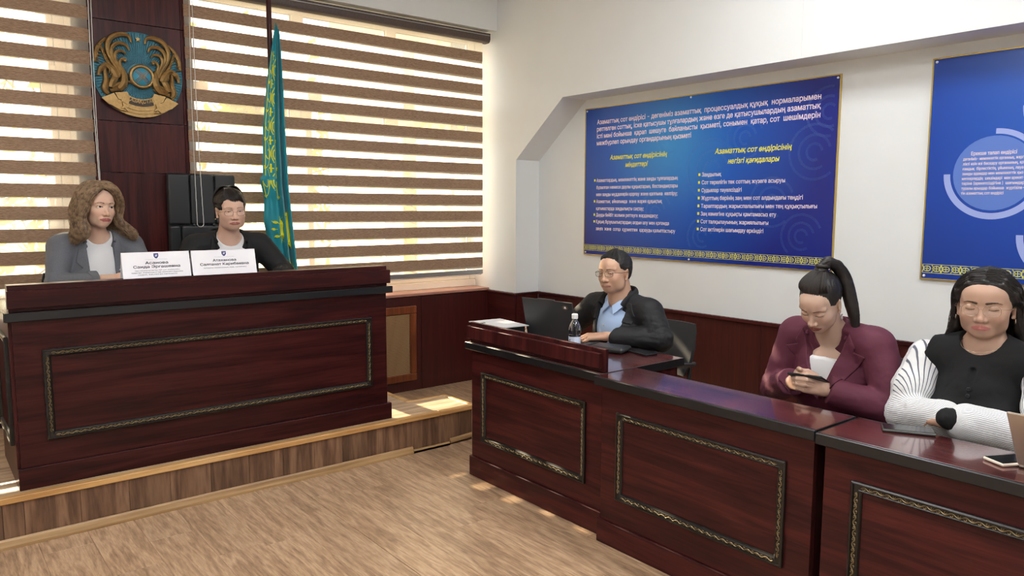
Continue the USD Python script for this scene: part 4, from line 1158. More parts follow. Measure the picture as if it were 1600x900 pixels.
def front_poly(che, R, pts, x0=0.0):
    def f(p):
        q = (p - che) @ R
        return np.maximum(poly_sd(q[..., 1:3], pts), x0 - q[..., 0])
    return f
def folds(p, amp, sc, seed=0):
    n = meshkit.noise(p * sc, seed); m = meshkit.noise(p * np.asarray(sc) * 2.3, seed + 3)
    return amp * ((1 - np.abs(2 * n - 1)) * .7 + (1 - np.abs(2 * m - 1)) * .3 - .5)
def person(label, loc, rz, J, b, head, hpos, hR, hands, skin, z_hide, h=.0026, hs=1.0):
    """The Xform and its one continuous skin mesh. hands: list of (f, elbow, wrist)."""
    t = thing('person', label, 'person', loc, rz)
    hf, lm = head_fn(head)
    hpos = np.asarray(hpos, float)
    headw = lambda p: hf(((p - hpos) @ hR) / hs) * hs
    tor, R = torso_fn(J, -.014, b)
    nb = J['neck']
    nr = b.get('neck', .050)
    neck = union([f_rc(hpos + hR @ np.array([-.022, 0, -.060]) * hs, nb + [0, 0, .0], nr, nr * 1.06), f_rc(hpos + hR @ np.array([-.040, 0, -.02]), nb + [-.02, 0, -.02], nr * .8, nr * 1.05)], .02)
    arms = []
    for s in 'LR':
        arms += chain([J['sh' + s], J['el' + s], J['wr' + s]], [.046, .036, .0255])
    legs = []
    for s in (1, -1):
        hp = J['pelvis'] + [0, s * .085, -.03]; kn = np.array([J['pelvis'][0] + .42, s * .11, J['pelvis'][2] - .03]); an = np.array([kn[0] - .03, s * .11, .085 + b.get('foot', 0)])
        legs += chain([hp, kn, an], [.072, .052, .036]) + [f_rc(an + [-.02, 0, -.045], an + [.13, 0, -.055], .030, .024)]
    low = union(arms, .012); lg = union(legs, .02)
    def f(p):
        d = smin(tor(p), lg(p), .02)
        d = smin(d, low(p), .016)
        d = smin(d, neck(p), .03)
        d = smin(d, headw(p), .012)
        for g in hands: d = smin(d, g(p), .008)
        return d
    lo = np.array([-.26, -.48, .0]); hi = np.array([.72, .48, hpos[2] + .16])
    def fine(c, e):
        m = c[:, 2] > z_hide - e
        for g in hands: m |= g(c) < e
        return m & ((c[:, 2] > J['neck'][2] - .10) | (np.abs(c[:, 1]) < .13) & (c[:, 0] > .0) | (np.min([g(c) for g in hands], 0) < e))
    V, F = nets(f, lo, hi, h, mask=fine)
    ce = 10 * h
    Vc, Fc = nets(f, lo, hi, .011)
    cc = Vc[Fc].mean(1); inside = fine(cc.astype(F4), -ce * .6)
    Fc = Fc[~inside]
    V, F = np.vstack([V, Vc]), np.vstack([F, Fc + len(V)])
    used = np.unique(F); inv = np.zeros(len(V), int); inv[used] = np.arange(len(used)); V, F = V[used], inv[F]
    pl_ = ((V - hpos) @ hR) / hs
    C = np.broadcast_to(np.array(skin), V.shape).copy()
    near = np.abs(pl_).max(1) < .14
    C[near] = face_color(pl_[near], head, skin)
    hm = np.zeros(len(V), bool)
    for g in hands: hm |= g(V) < .01
    C[hm & ~near] = np.array(skin) * [1.0, .90, .86]
    obj('body', trimesh.Trimesh(V, F, process=False), 'skin', t, smooth=True, color=C)
    return t, R
def largest(VF):
    from scipy.sparse import coo_matrix
    from scipy.sparse.csgraph import connected_components
    V, F = VF; e = np.vstack([F[:, :2], F[:, 1:]])
    lab = connected_components(coo_matrix((np.ones(len(e)), (e[:, 0], e[:, 1])), (len(V), len(V))), directed=False)[1]
    F = F[lab[F[:, 0]] == np.bincount(lab).argmax()]
    u = np.unique(F); inv = np.zeros(len(V), int); inv[u] = np.arange(len(u))
    return V[u], inv[F]
def cloth_part(t, name, f, lo, hi, h, mat, label=None, smooth=True, parent=None, color=None):
    VF = nets(f, lo, hi, h)
    if name != 'hair': VF = largest(VF)
    return obj(name, tm(VF), mat, parent or t, smooth=smooth, label=label, color=None if color is None else color(VF[0]))
def trousers(t, J, mat, b, foot=0.0):
    fs = [f_ell(J['pelvis'], (.135 * b.get('d', 1), .185 * b.get('w', 1), .125))]
    for s in (1, -1):
        hp = J['pelvis'] + [0, s * .085, -.03]; kn = np.array([J['pelvis'][0] + .42, s * .11, J['pelvis'][2] - .03]); an = np.array([kn[0] - .03, s * .11, .11 + foot])
        fs += chain([hp, kn, an], [.092, .070, .056])
    cloth_part(t, 'trousers', union(fs, .03), (-.25, -.32, .02), (.62, .32, J['pelvis'][2] + .16), .012, mat)
    for s in (1, -1):
        an = np.array([J['pelvis'][0] + .39, s * .11, .085 + foot])
        q = union([f_rc(an + [-.03, 0, -.045], an + [.15, 0, -.052], .036, .030), f_rc(an, an + [0, 0, -.04], .042, .038)], .02)
        g = lambda p, q=q: np.maximum(q(p), .003 + foot - p[:, 2])
        cloth_part(t, 'shoe', g, (an[0] - .09, an[1] - .08, -.005 + foot), (an[0] + .22, an[1] + .08, .16 + foot), .008, 'leather')
def hair_strands(t, curves, width, mat, name='hair_strands', parent=None):
    path = path_of(parent or t) + '/' + numbered(path_of(parent or t), name)
    c = UsdGeom.BasisCurves.Define(stage, path)
    n = len(curves[0]); P = np.concatenate(curves).astype(np.float32)
    c.CreateTypeAttr('linear'); c.CreateCurveVertexCountsAttr(Vt.IntArray([n] * len(curves)))
    c.CreatePointsAttr(Vt.Vec3fArray.FromNumpy(P))
    w = np.tile(np.linspace(1, .35, n) * width, len(curves)).astype(np.float32)
    c.CreateWidthsAttr(Vt.FloatArray.FromNumpy(w)); c.SetWidthsInterpolation('vertex')
    UsdShade.MaterialBindingAPI.Apply(c.GetPrim()).Bind(MAT[mat])
    c.GetPrim().SetCustomDataByKey('kind', 'stuff')
    return c
vcol('skin', 0.48, sss=0.12, spec=0.4, bump=0.05, bscale=900.0)
def hair_mat(name, dark, light, rough=0.42):
    return material(name, {'g': ('geometry', {}), 'n': ('noise_texture', {'scale': 55.0, 'detail': 3.0}), 'r': ('rgb_ramp', {'ramp': [(0.3, dark), (0.7, light)]}), 'p': ('principled_bsdf', {'roughness': rough, 'specular_ior_level': 0.5})},
                    [('g.position', 'n.vector'), ('n.fac', 'r.fac'), ('r.color', 'p.base_color')], 'p.BSDF')
hair_mat('hair_black', (.006, .005, .005), (.020, .015, .013)); hair_mat('hair_dark', (.010, .007, .006), (.030, .021, .017))
hair_mat('hair_short', (.008, .007, .007), (.020, .018, .017), .55)
hair_mat('hair_honey', (.12, .066, .033), (.50, .34, .20), .40); hair_mat('hair_honey_root', (.075, .042, .022), (.22, .13, .07), .45)
plain('glasses_metal', (.05, .05, .05), .3, metal=.6); plain('glasses_gold', (.55, .42, .30), .25, metal=.9)
def glasses(t, hpos, hR, hs, rx, rz_, mat, q, bar=.0009, y0=.0335, rimless=False, zc=-.004, square=.6, x0=.0985):
    """Two rims, bridge and temples, placed on the head."""
    w = q.get('w', 1.0); P = lambda v: hpos + hR @ (np.asarray(v, float) * hs)
    g = UsdGeom.Xform.Define(stage, path_of(t) + '/' + numbered(path_of(t), 'glasses'))
    for s in (1, -1):
        a = np.linspace(0, 2 * PI, 36, endpoint=False); ca, sa = np.cos(a), np.sin(a)
        e = 2 - square
        yy = rx * np.sign(ca) * np.abs(ca) ** (e / 2); zz = rz_ * np.sign(sa) * np.abs(sa) ** (e / 2)
        pts = np.array([P((x0 - 3.2 * (abs(s * y0 + y_) - .010) ** 2 * 1.0, s * y0 + y_, zc + z_)) for y_, z_ in zip(yy, zz)])
        obj('rim', tube(pts, bar if not rimless else bar * .7, 6, 1, True), mat, g, smooth=True)
        c = pts.mean(0); k = len(pts)
        lens = trimesh.Trimesh(np.vstack([pts, pts + hR @ np.array([-.001, 0, 0]), c, c + hR @ np.array([-.001, 0, 0])]), [(i, (i + 1) % k, 2 * k) for i in range(k)] + [((i + 1) % k + k, i + k, 2 * k + 1) for i in range(k)] + [(i, k + i, (i + 1) % k) for i in range(k)] + [((i + 1) % k, k + i, k + (i + 1) % k) for i in range(k)], process=False)
        obj('lens', lens, 'lens', g)
        hin = P((x0 - 3.2 * (y0 + rx - .010) ** 2, s * (y0 + rx), zc + rz_ * .45))
        obj('temple', tube(spline([hin, P((.070, s * (.066 * w + .008), zc + .006)), P((.03, s * (.0755 * w + .004), zc + .005)), P((-.012, s * (.0785 * w + .004), zc + .003)), P((-.03, s * .0770 * w, zc - .014))], 16), bar * 1.1, 6), mat, g, smooth=True)
    obj('bridge', tube(spline([P((x0 - .0015, .0335 - rx, zc + .003)), P((x0 + .004, 0, zc + .006)), P((x0 - .0015, -.0335 + rx, zc + .003))], 9), bar, 6), mat, g, smooth=True)
    return g
material('lens', {'t': ('transparent_bsdf', {'color': (.98, .98, .98)}), 'g': ('glossy_bsdf', {'roughness': 0.03}), 'm': ('mix_closure', {'fac': 0.05})},
         [('t.BSDF', 'm.closure1'), ('g.BSDF', 'm.closure2')], 'm.closure')
# ================================================================ the five faces
SK1, SK2, SK3, SK4, SK5 = (.74, .475, .345), (.74, .475, .355), (.60, .365, .250), (.59, .395, .30), (.49, .305, .22)
HEADS = {
 'w1': dict(w=.98, jaw=.92, cheek=1.0, open=.0048, tilt=.12, drop=.0008, lip=(.40, .10, .10), brow=(.045, .025, .016), brow_t=.0030, brow_up=.001, nose=.98, gaze=(.001, 0.0), uplip=.0050, lolip=.0062),
 'w2': dict(w=1.03, jaw=1.06, cheek=1.10, jowl=1.12, open=.0019, tilt=.06, drop=.0016, lip=(.36, .12, .10), brow=(.05, .03, .022), brow_t=.0026, brow_a=.7, nose=1.05, mouth=1.0, corner=-.0012, gaze=(0, -.001)),
 'man': dict(w=1.02, jaw=1.08, cheek=1.02, jowl=1.10, open=.0015, tilt=.04, drop=.0018, lip=(.27, .105, .085), brow=(.02, .016, .014), brow_t=.0036, nose=1.16, mouth=1.06, corner=-.0022, uplip=.0036, lolip=.0048, stubble=.22, chin=1.1, gaze=(0, -.001)),
 'w4': dict(w=.95, jaw=.88, cheek=.95, jowl=.9, open=.0, tilt=.08, drop=.001, lip=(.22, .060, .055), brow=(.022, .014, .010), brow_t=.0032, nose=.96, mouth=.95, uplip=.0050, lolip=.0060),
 'w5': dict(w=1.15, jaw=1.04, cheek=1.20, jowl=1.02, chin=1.12, open=.0, tilt=.05, drop=.001, lip=(.42, .14, .13), brow=(.016, .012, .010), brow_t=.0042, brow_a=.95, nose=1.08, mouth=1.0, corner=-.0014, uplip=.0054, lolip=.0062)}
A3 = np.array
def J_(**k): return {a: (A3(b, float) if np.ndim(b) else b) for a, b in k.items()}
def at_head(hpos, hR, hs): return lambda v: hpos + (np.asarray(v, float) * hs) @ hR.T
def lap_poly(pts): return [(y, z) for y, z in pts]
def jacket_parts(t, J, b, R, mat, vcut, lapel=None, amp=.004, sleeve=(.070, .058, .046), off=.014, lo=None, hi=None, h=.005, seed=0, hem=None, extra=None, name='jacket', collar=None, cuffs=None):
    tor, _ = torso_fn(J, off, b); che = J['chest']
    arms = []
    for s in 'LR':
        w_ = J['el' + s] + (J['wr' + s] - J['el' + s]) * b.get('cuff', .93)
        arms += chain([J['sh' + s], J['el' + s], w_], sleeve)
    ua = union(arms, .015)
    def base(p):
        d = smin(tor(p), ua(p), .03) + 0
        el = np.minimum(*[np.linalg.norm(p - J['el' + s], axis=1) for s in 'LR'])
        d = d + folds(p, amp, (26, 26, 34), seed) * (.35 + 1.0 * np.exp(-(el / .13) ** 2)) + folds(p, amp * .6, (9, 14, 9), seed + 9) * .8
        if hem is not None: d = np.maximum(d, hem - p[:, 2])
        for s in 'LR':
            ax = J['wr' + s] - J['el' + s]; ax = ax / np.linalg.norm(ax)
            q = (p - J['wr' + s]) @ ax
            near = np.linalg.norm(p - J['wr' + s], axis=1) < .11
            d = np.where(near, smax(d, q + .012, .006), d)
        return d
    nb = J['neck']
    ncol = union([f_rc(nb + A3([.012, 0, -.012]), nb + A3([.05, 0, .14]), .060, .09), f_sph(nb + A3([.062, 0, .004]), .070 + .012 * (b.get('w', 1) > 1.05))], .02)
    f = (lambda p: smax(smax(base(p), -vcut(p), .004), -ncol(p), .004)) if vcut else base
    lo = A3([-.24, -.50, J['pelvis'][2] - .10]) if lo is None else lo; hi = A3([.60, .50, J['neck'][2] + .10]) if hi is None else hi
    jk = cloth_part(t, name, f, lo, hi, h, mat)
    if lapel:
        for pl_ in lapel:
            g_ = front_poly(che, R, pl_)
            def fl_(p):
                d = base(p)
                return smax(smax(smax(smax(d - .0048, g_(p), .0035), -vcut(p) + .0005, .002), -d - .003, .001), -ncol(p) + .0004, .002)
            ys_ = [q[0] for q in pl_]; zs_ = [q[1] for q in pl_]
            cs = np.array([che + R @ A3([x, y, z]) for x in (.0, .26) for y in (min(ys_), max(ys_)) for z in (min(zs_), max(zs_))])
            cloth_part(t, 'lapel', fl_, cs.min(0) - .02, cs.max(0) + .02, .0032, mat, parent=jk)
    if collar:
        pts, r, flat = collar
        obj('collar', tube(spline(pts, 28), r, 10, flat), mat, jk, smooth=50)
    return jk
def shirt_part(t, J, b, R, mat, neck_c, neck_r, off=.003, zlo=None, name='shirt', h=.006, hem=None):
    tor, _ = torso_fn(J, off, b)
    f = lambda p: smax(tor(p), -np.minimum(f_sph(neck_c, neck_r)(p), f_rc(neck_c, A3(neck_c) + [-.03, 0, .2], neck_r * .96, neck_r * 1.4)(p)), .005)
    return cloth_part(t, name, f, A3([-.22, -.30, J['chest'][2] - .30 if zlo is None else zlo]), A3([.32, .30, J['neck'][2] + .08]), h, mat)
def interp_guides(guides, n, jit, seed, wave=0.0, wl=5.0, m=16, taper=True):
    r = np.random.default_rng(seed); G = [spline(g, m) for g in guides]; out = []
    for _ in range(n):
        i = r.integers(0, len(G) - 1); a = r.random()
        c = G[i] * (1 - a) + G[i + 1] * a
        s = np.linspace(0, 1, m)[:, None]
        o = r.normal(0, 1, 3); o = o / np.linalg.norm(o) * jit * r.uniform(.75, 1.2) * np.clip(.55 + 1.2 * s - .9 * s ** 4, 0, 1)
        ph = r.random() * .9 + i * .7
        c = c + o + wave * s * np.stack([np.sin(s[:, 0] * wl * PI + ph), np.cos(s[:, 0] * wl * PI + ph), .3 * np.sin(s[:, 0] * wl * PI + ph)], 1)
        out.append(c[: max(5, int(m * r.uniform(.82, 1.0)))] if False else c)
    return out
def mirror(gs): return [[(x, -y, z) for x, y, z in g] for g in gs]
def mark(t, name, mesh, mat, R=None, p=None, parent=None, smooth=True, label=None): return obj(name, xf(mesh, R, p), mat, parent or t, smooth=smooth, label=label)
BALL = trimesh.creation.icosphere(2, 1.0)
def chair_low(name, label, loc, rz, mat='black_mesh', seat=.45, group=None):
    c = thing(name, label, 'chair', loc, rz, group)
    obj('seat', B(-.22, .22, -.225, .225, seat - .05, seat, .018), mat, c, smooth=30)
    a = np.linspace(-1, 1, 15)
    sec = []
    V, F = [], []
    for z in np.linspace(seat + .13, seat + .42, 8):
        k = (z - seat - .13) / .29; w_ = .215 * (1 - .10 * abs(2 * k - 1) ** 3)
        for y in a: V.append((-.235 - .10 * k + .045 * y * y, y * w_, z))
    n = 15
    V = np.array(V); V2 = V - [.022, 0, 0]
    for i in range(7):
        for k in range(n - 1):
            q = i * n + k; F += [(q, q + n + 1, q + n), (q, q + 1, q + n + 1)]
    F = np.array(F); bd = trimesh.Trimesh(np.vstack([V, V2]), np.vstack([F, F[:, ::-1] + len(V)]), process=False)
    edge = [i for i in range(n)] + [i * n + n - 1 for i in range(1, 8)] + [7 * n + k for k in range(n - 2, -1, -1)] + [i * n for i in range(6, 0, -1)]
    E = []
    for i in range(len(edge)):
        p_, q_ = edge[i], edge[(i + 1) % len(edge)]; E += [(p_, q_ + len(V), q_), (p_, p_ + len(V), q_ + len(V))]
    bd = trimesh.Trimesh(bd.vertices, np.vstack([bd.faces, E]), process=False); bd.fix_normals()
    obj('backrest', bd, mat, c, smooth=40)
    for s in (-1, 1):
        obj('leg', tube([(.20, s * .21, .012), (.19, s * .215, seat - .06)], .011, 8), 'black_plastic', c, smooth=40)
        obj('leg', tube(spline([(-.27, s * .21, .012), (-.23, s * .215, seat - .06), (-.245, s * .20, seat + .15), (-.31, s * .19, seat + .30)], 14), .011, 8), 'black_plastic', c, smooth=40)
        obj('armrest', tube(spline([(.17, s * .235, seat - .055), (.17, s * .255, seat + .17), (.10, s * .262, seat + .215), (-.16, s * .258, seat + .21), (-.25, s * .225, seat + .20)], 18), .0135, 8), 'black_plastic', c, smooth=40)
    obj('seat_rail', cat_([B(-.235, .20, -.214, -.200, seat - .075, seat - .0505), B(-.235, .20, .200, .214, seat - .075, seat - .0505), B(.185, .20, -.199, .199, seat - .075, seat - .0505)]), 'black_plastic', c)
    return c

# ---------------------------------------------------------------- woman in the grey blazer, left end of the bench
plain('wool_grey', sr(104, 106, 112), .85, noise=.10, nscale=180.0, bump=.2, bscale=500.0)
plain('cotton_white', (.74, .74, .75), .8, bump=.1, bscale=400.0)
plain('wool_black', (.0065, .0065, .0075), .8, bump=.2, bscale=500.0)
plain('nylon_black', (.0075, .0075, .009), .7, bump=.15, bscale=300.0)
plain('cloth_plum', sr(92, 36, 56), .75, bump=.2, bscale=500.0)
plain('knit_black', (.0045, .0045, .005), .9, bump=.3, bscale=700.0)
plain('shirt_blue', sr(168, 192, 226), .75, bump=.1, bscale=400.0)
plain('cloth_dark', (.02, .02, .022), .8)
HS = 1.0
def woman1():
    J = J_(pelvis=(0, 0, .60), chest=(.055, 0, .895), neck=(.058, 0, 1.095), shL=(.045, .180, 1.052), shR=(.045, -.180, 1.052), elL=(.13, .235, .865), elR=(.13, -.222, .865), wrL=(.365, .165, .890), wrR=(.355, .020, .894))
    b = dict(w=.93, d=.92, bust=1.0, neck=.046)
    hpos, hR = A3([.115, 0, 1.272]), Rz(13) @ Rx(-3) @ Ry(2)
    hands = [hand_fs(J['wrR'], np.stack([(.45, .89, 0), (-.1, .05, .99), (.89, -.45, .1)], 1), 'R', (55, 60, 60, 62), thumb=(40, -5, 25), size=.93),
             hand_fs(J['wrL'] + [0, .0, .002], np.stack([(.42, -.90, .05), (-.1, .0, .99), (.90, .42, .1)], 1), 'L', (50, 55, 58, 60), thumb=(35, -5, 25), size=.93)]
    t, R = person('woman in a grey blazer with long wavy light brown hair behind the tall bench', (.822, 4.722, PZ), -90 + 4, J, b, HEADS['w1'], hpos, hR, hands, SK1, 1.02)
    trousers(t, J, 'cloth_dark', b)
    shirt_part(t, J, b, R, 'cotton_white', (.080, 0, 1.126), .063)
    che = J['chest']
    vc = v_cut(che, R, -.36, .20, .068, power=.22)
    lap = [(.0, -.34), (.075, -.22), (.140, .030), (.096, .060), (.118, .085), (.100, .20), (.055, .235), (.02, .10)]
    jacket_parts(t, J, b, R, 'wool_grey', vc, [lap, [(-y, z) for y, z in lap]], .0035, sleeve=(.064, .055, .044), seed=1, hem=.62,
                 collar=([(.118, .072, 1.075), (.06, .084, 1.115), (-.01, .066, 1.135), (-.035, 0, 1.140), (-.01, -.066, 1.135), (.06, -.084, 1.115), (.118, -.072, 1.075)], .0075, 2.2))
    H = at_head(hpos, hR, 1.0)
    gr = [[(.060, -.004, .108), (.075, -.040, .085), (.066, -.078, .040), (.048, -.094, -.020), (.050, -.098, -.075), (.060, -.094, -.120), (.052, -.090, -.165)],
          [(.050, .0, .116), (.055, -.052, .100), (.045, -.088, .045), (.025, -.100, -.020), (.030, -.112, -.080), (.040, -.106, -.135), (.030, -.104, -.180)],
          [(.020, 0, .124), (.015, -.065, .102), (.005, -.096, .040), (-.010, -.104, -.030), (-.005, -.114, -.095), (.005, -.112, -.150), (0, -.110, -.195)],
          [(-.020, 0, .126), (-.040, -.065, .098), (-.055, -.090, .030), (-.060, -.096, -.040), (-.055, -.100, -.105), (-.05, -.10, -.16), (-.05, -.09, -.20)],
          [(-.050, 0, .112), (-.085, -.040, .080), (-.100, -.045, .010), (-.100, -.05, -.06), (-.095, -.055, -.12), (-.09, -.05, -.17), (-.085, -.05, -.205)]]
    gl = [[(.060, .006, .110), (.078, .040, .090), (.066, .076, .046), (.044, .090, -.010), (.040, .094, -.060), (.062, .118, -.110), (.078, .150, -.150)],
          [(.050, .006, .118), (.056, .056, .104), (.040, .092, .050), (.020, .102, -.010), (.022, .108, -.070), (.048, .142, -.122), (.062, .178, -.160)],
          [(.020, .004, .125), (.015, .070, .106), (0, .100, .045), (-.010, .106, -.025), (0, .116, -.085), (.022, .152, -.134), (.036, .188, -.168)],
          [(-.020, 0, .126), (-.040, .068, .100), (-.055, .094, .035), (-.06, .10, -.035), (-.05, .106, -.10), (-.035, .118, -.15), (-.02, .125, -.185)],
          [(-.050, 0, .112), (-.085, .042, .080), (-.100, .046, .010), (-.100, .05, -.06), (-.095, .055, -.12), (-.09, .05, -.17), (-.085, .05, -.205)]]
    fs = [f_ell((-.022, 0, .036), (.098, .081, .088))]
    cut = f_ell((.092, .004, -.010), (.078, .064, .088))
    lk = []
    for g in gr + gl:
        p = spline(g, 9); lk += chain(p, [.007, .010, .012, .0135, .0145, .015, .0145, .012, .006])
    vol = union(lk, .012); cap = fs[0]
    def f(p):
        q = (p - hpos) @ hR
        d = smin(smax(cap(q), -cut(q), .008), vol(q), .012)
        s = np.clip(-q[:, 2] / .15 + .4, .2, 1)
        d = d + .0030 * s * np.sin(q[:, 2] * 70 + 30 * q[:, 0] + np.sign(q[:, 1]) * 1.3) + .004 * (meshkit.noise(q * [90, 90, 22], 4) - .5)
        return smax(d, -cut(q) + .004, .004)
    hr = cloth_part(t, 'hair', f, hpos - .24, hpos + [.16, .2, .17], .0042, 'hair_honey_root')
    st = [H(c) for c in interp_guides(gr, 2000, .0225, 5, .009, 4.6)] + [H(c) for c in interp_guides(gl, 2000, .0225, 6, .009, 4.6)]
    hair_strands(t, st, .0017, 'hair_honey', parent=hr)
    er = mark(t, 'earring', cat_([xf(BALL, None, (0, 0, 0), .0035), xf(BALL, None, (.001, 0, -.020), (.0085, .004, .0105)), tube([(0, 0, -.002), (0, 0, -.012)], .0012, 5)]), 'metal_grey', None, H((.006, -.083, -.048)), label='dark drop earring')
    bp = che + R @ A3([.128, .085, .07]); 
    br = cat_([xf(BALL, None, (0, .004 * math.sin(k * 1.7) + .0015 * k, -.006 * k + .012), (.0035, .0042, .0045)) for k in range(6)] + [tube([(0, -.004, -.004), (.002, -.016, -.014)], .0022, 5), tube([(0, .006, -.010), (.002, .013, -.022)], .0022, 5), tube([(0, 0, .004), (.002, -.010, .010)], .0020, 5)])
    mark(t, 'brooch', br, 'white_plastic', None, bp, label='small silvery brooch on the lapel')
    return t
# ---------------------------------------------------------------- woman in black with short hair and glasses
def woman2():
    J = J_(pelvis=(0, 0, .60), chest=(.075, 0, .885), neck=(.085, 0, 1.080), shL=(.070, .192, 1.036), shR=(.070, -.192, 1.036), elL=(.16, .300, .872), elR=(.15, -.270, .872), wrL=(.36, .200, .868), wrR=(.36, -.080, .868))
    b = dict(w=1.08, d=1.06, bust=1.12, belly=1.1, neck=.054)
    hpos, hR = A3([.150, 0, 1.253]), Rz(-2) @ Rx(2) @ Ry(5)
    hands = [hand_fs(J['wrR'], np.stack([(.8, .6, -.05), (-.6, .8, 0), (.04, .03, 1)], 1), 'R', (18, 20, 22, 25), size=.95), hand_fs(J['wrL'], np.stack([(.75, -.66, -.05), (-.66, -.75, 0), (.04, -.03, 1)], 1), 'L', (18, 20, 22, 25), size=.95)]
    t, R = person('woman in a black blazer with short dark hair and glasses behind the tall bench', (1.505, 4.622, PZ), -93, J, b, HEADS['w2'], hpos, hR, hands, SK2, 1.00)
    trousers(t, J, 'cloth_dark', b)
    shirt_part(t, J, b, R, 'cotton_white', (.118, 0, 1.112), .072)
    che = J['chest']
    vc = v_cut(che, R, -.34, .20, .092, power=.35)
    lap = [(.0, -.33), (.075, -.19), (.150, .030), (.105, .055), (.130, .085), (.112, .21), (.07, .24), (.03, .10)]
    jacket_parts(t, J, b, R, 'wool_black', vc, [lap, [(-y, z) for y, z in lap]], .004, sleeve=(.074, .064, .048), seed=3, hem=.62,
                 collar=([(.150, .086, 1.062), (.09, .098, 1.105), (.01, .074, 1.125), (-.015, 0, 1.130), (.01, -.074, 1.125), (.09, -.098, 1.105), (.150, -.086, 1.062)], .0075, 2.2))
    H = at_head(hpos, hR, 1.0)
    cap = f_ell((-.020, 0, .037), (.1045, .0885, .093)); nape = f_ell((-.058, 0, -.020), (.052, .066, .062))
    cut = f_ell((.095, 0, -.028), (.086, .0665, .072)); earcut = [f_ell((.004, s * .090, -.022), (.034, .034, .042)) for s in (1, -1)]
    def f(p):
        q = (p - hpos) @ hR
        d = smin(cap(q), nape(q), .03)
        d = d + .007 * (meshkit.noise(q * [60, 45, 60], 2) - .5) + .004 * (meshkit.noise(q * [160, 90, 160], 3) - .5)
        d = smax(d, -smin(cut(q), np.minimum(earcut[0](q), earcut[1](q)), .01) + .005 * (meshkit.noise(q * [20, 150, 20], 5) - .5), .004)
        return np.maximum(d, -.085 - q[:, 2])
    hr = cloth_part(t, 'hair', f, hpos - .15, hpos + [.13, .13, .16], .0038, 'hair_dark')
    fr = []
    for y0 in np.linspace(-.052, .040, 9):
        fr.append([(.005, y0 * .5 - .012, .128), (.052, y0 * .8 - .004, .108), (.078 - 6 * y0 * y0, y0 + .006, .078), (.084 - 8 * (y0 + .010) ** 2, y0 + .018, .050)])
    top = [[(-.03, 0, .130), (-.03 + .06 * math.cos(a), .060 * math.sin(a), .122), (-.022 + .100 * math.cos(a), .084 * math.sin(a), .070), (-.022 + .100 * math.cos(a), .086 * math.sin(a), .030)] for a in np.linspace(.55 * PI, 1.45 * PI, 14)]
    st = [H(c) for c in interp_guides(fr, 500, .004, 8, .003, 2.0, 9)] + [H(c) for c in interp_guides(top, 700, .004, 9, .003, 3, 9)]
    hair_strands(t, st, .0020, 'hair_dark', parent=hr)
    glasses(t, hpos, hR, 1.0, .0235, .0180, 'glasses_metal', HEADS['w2'], bar=.0007, zc=-.008, square=.5)
    mark(t, 'earring', BALL * 1 if False else xf(BALL, None, None, .0045), 'glasses_gold', None, H((.004, -.088, -.050)), label='small gold stud earring')
    return t
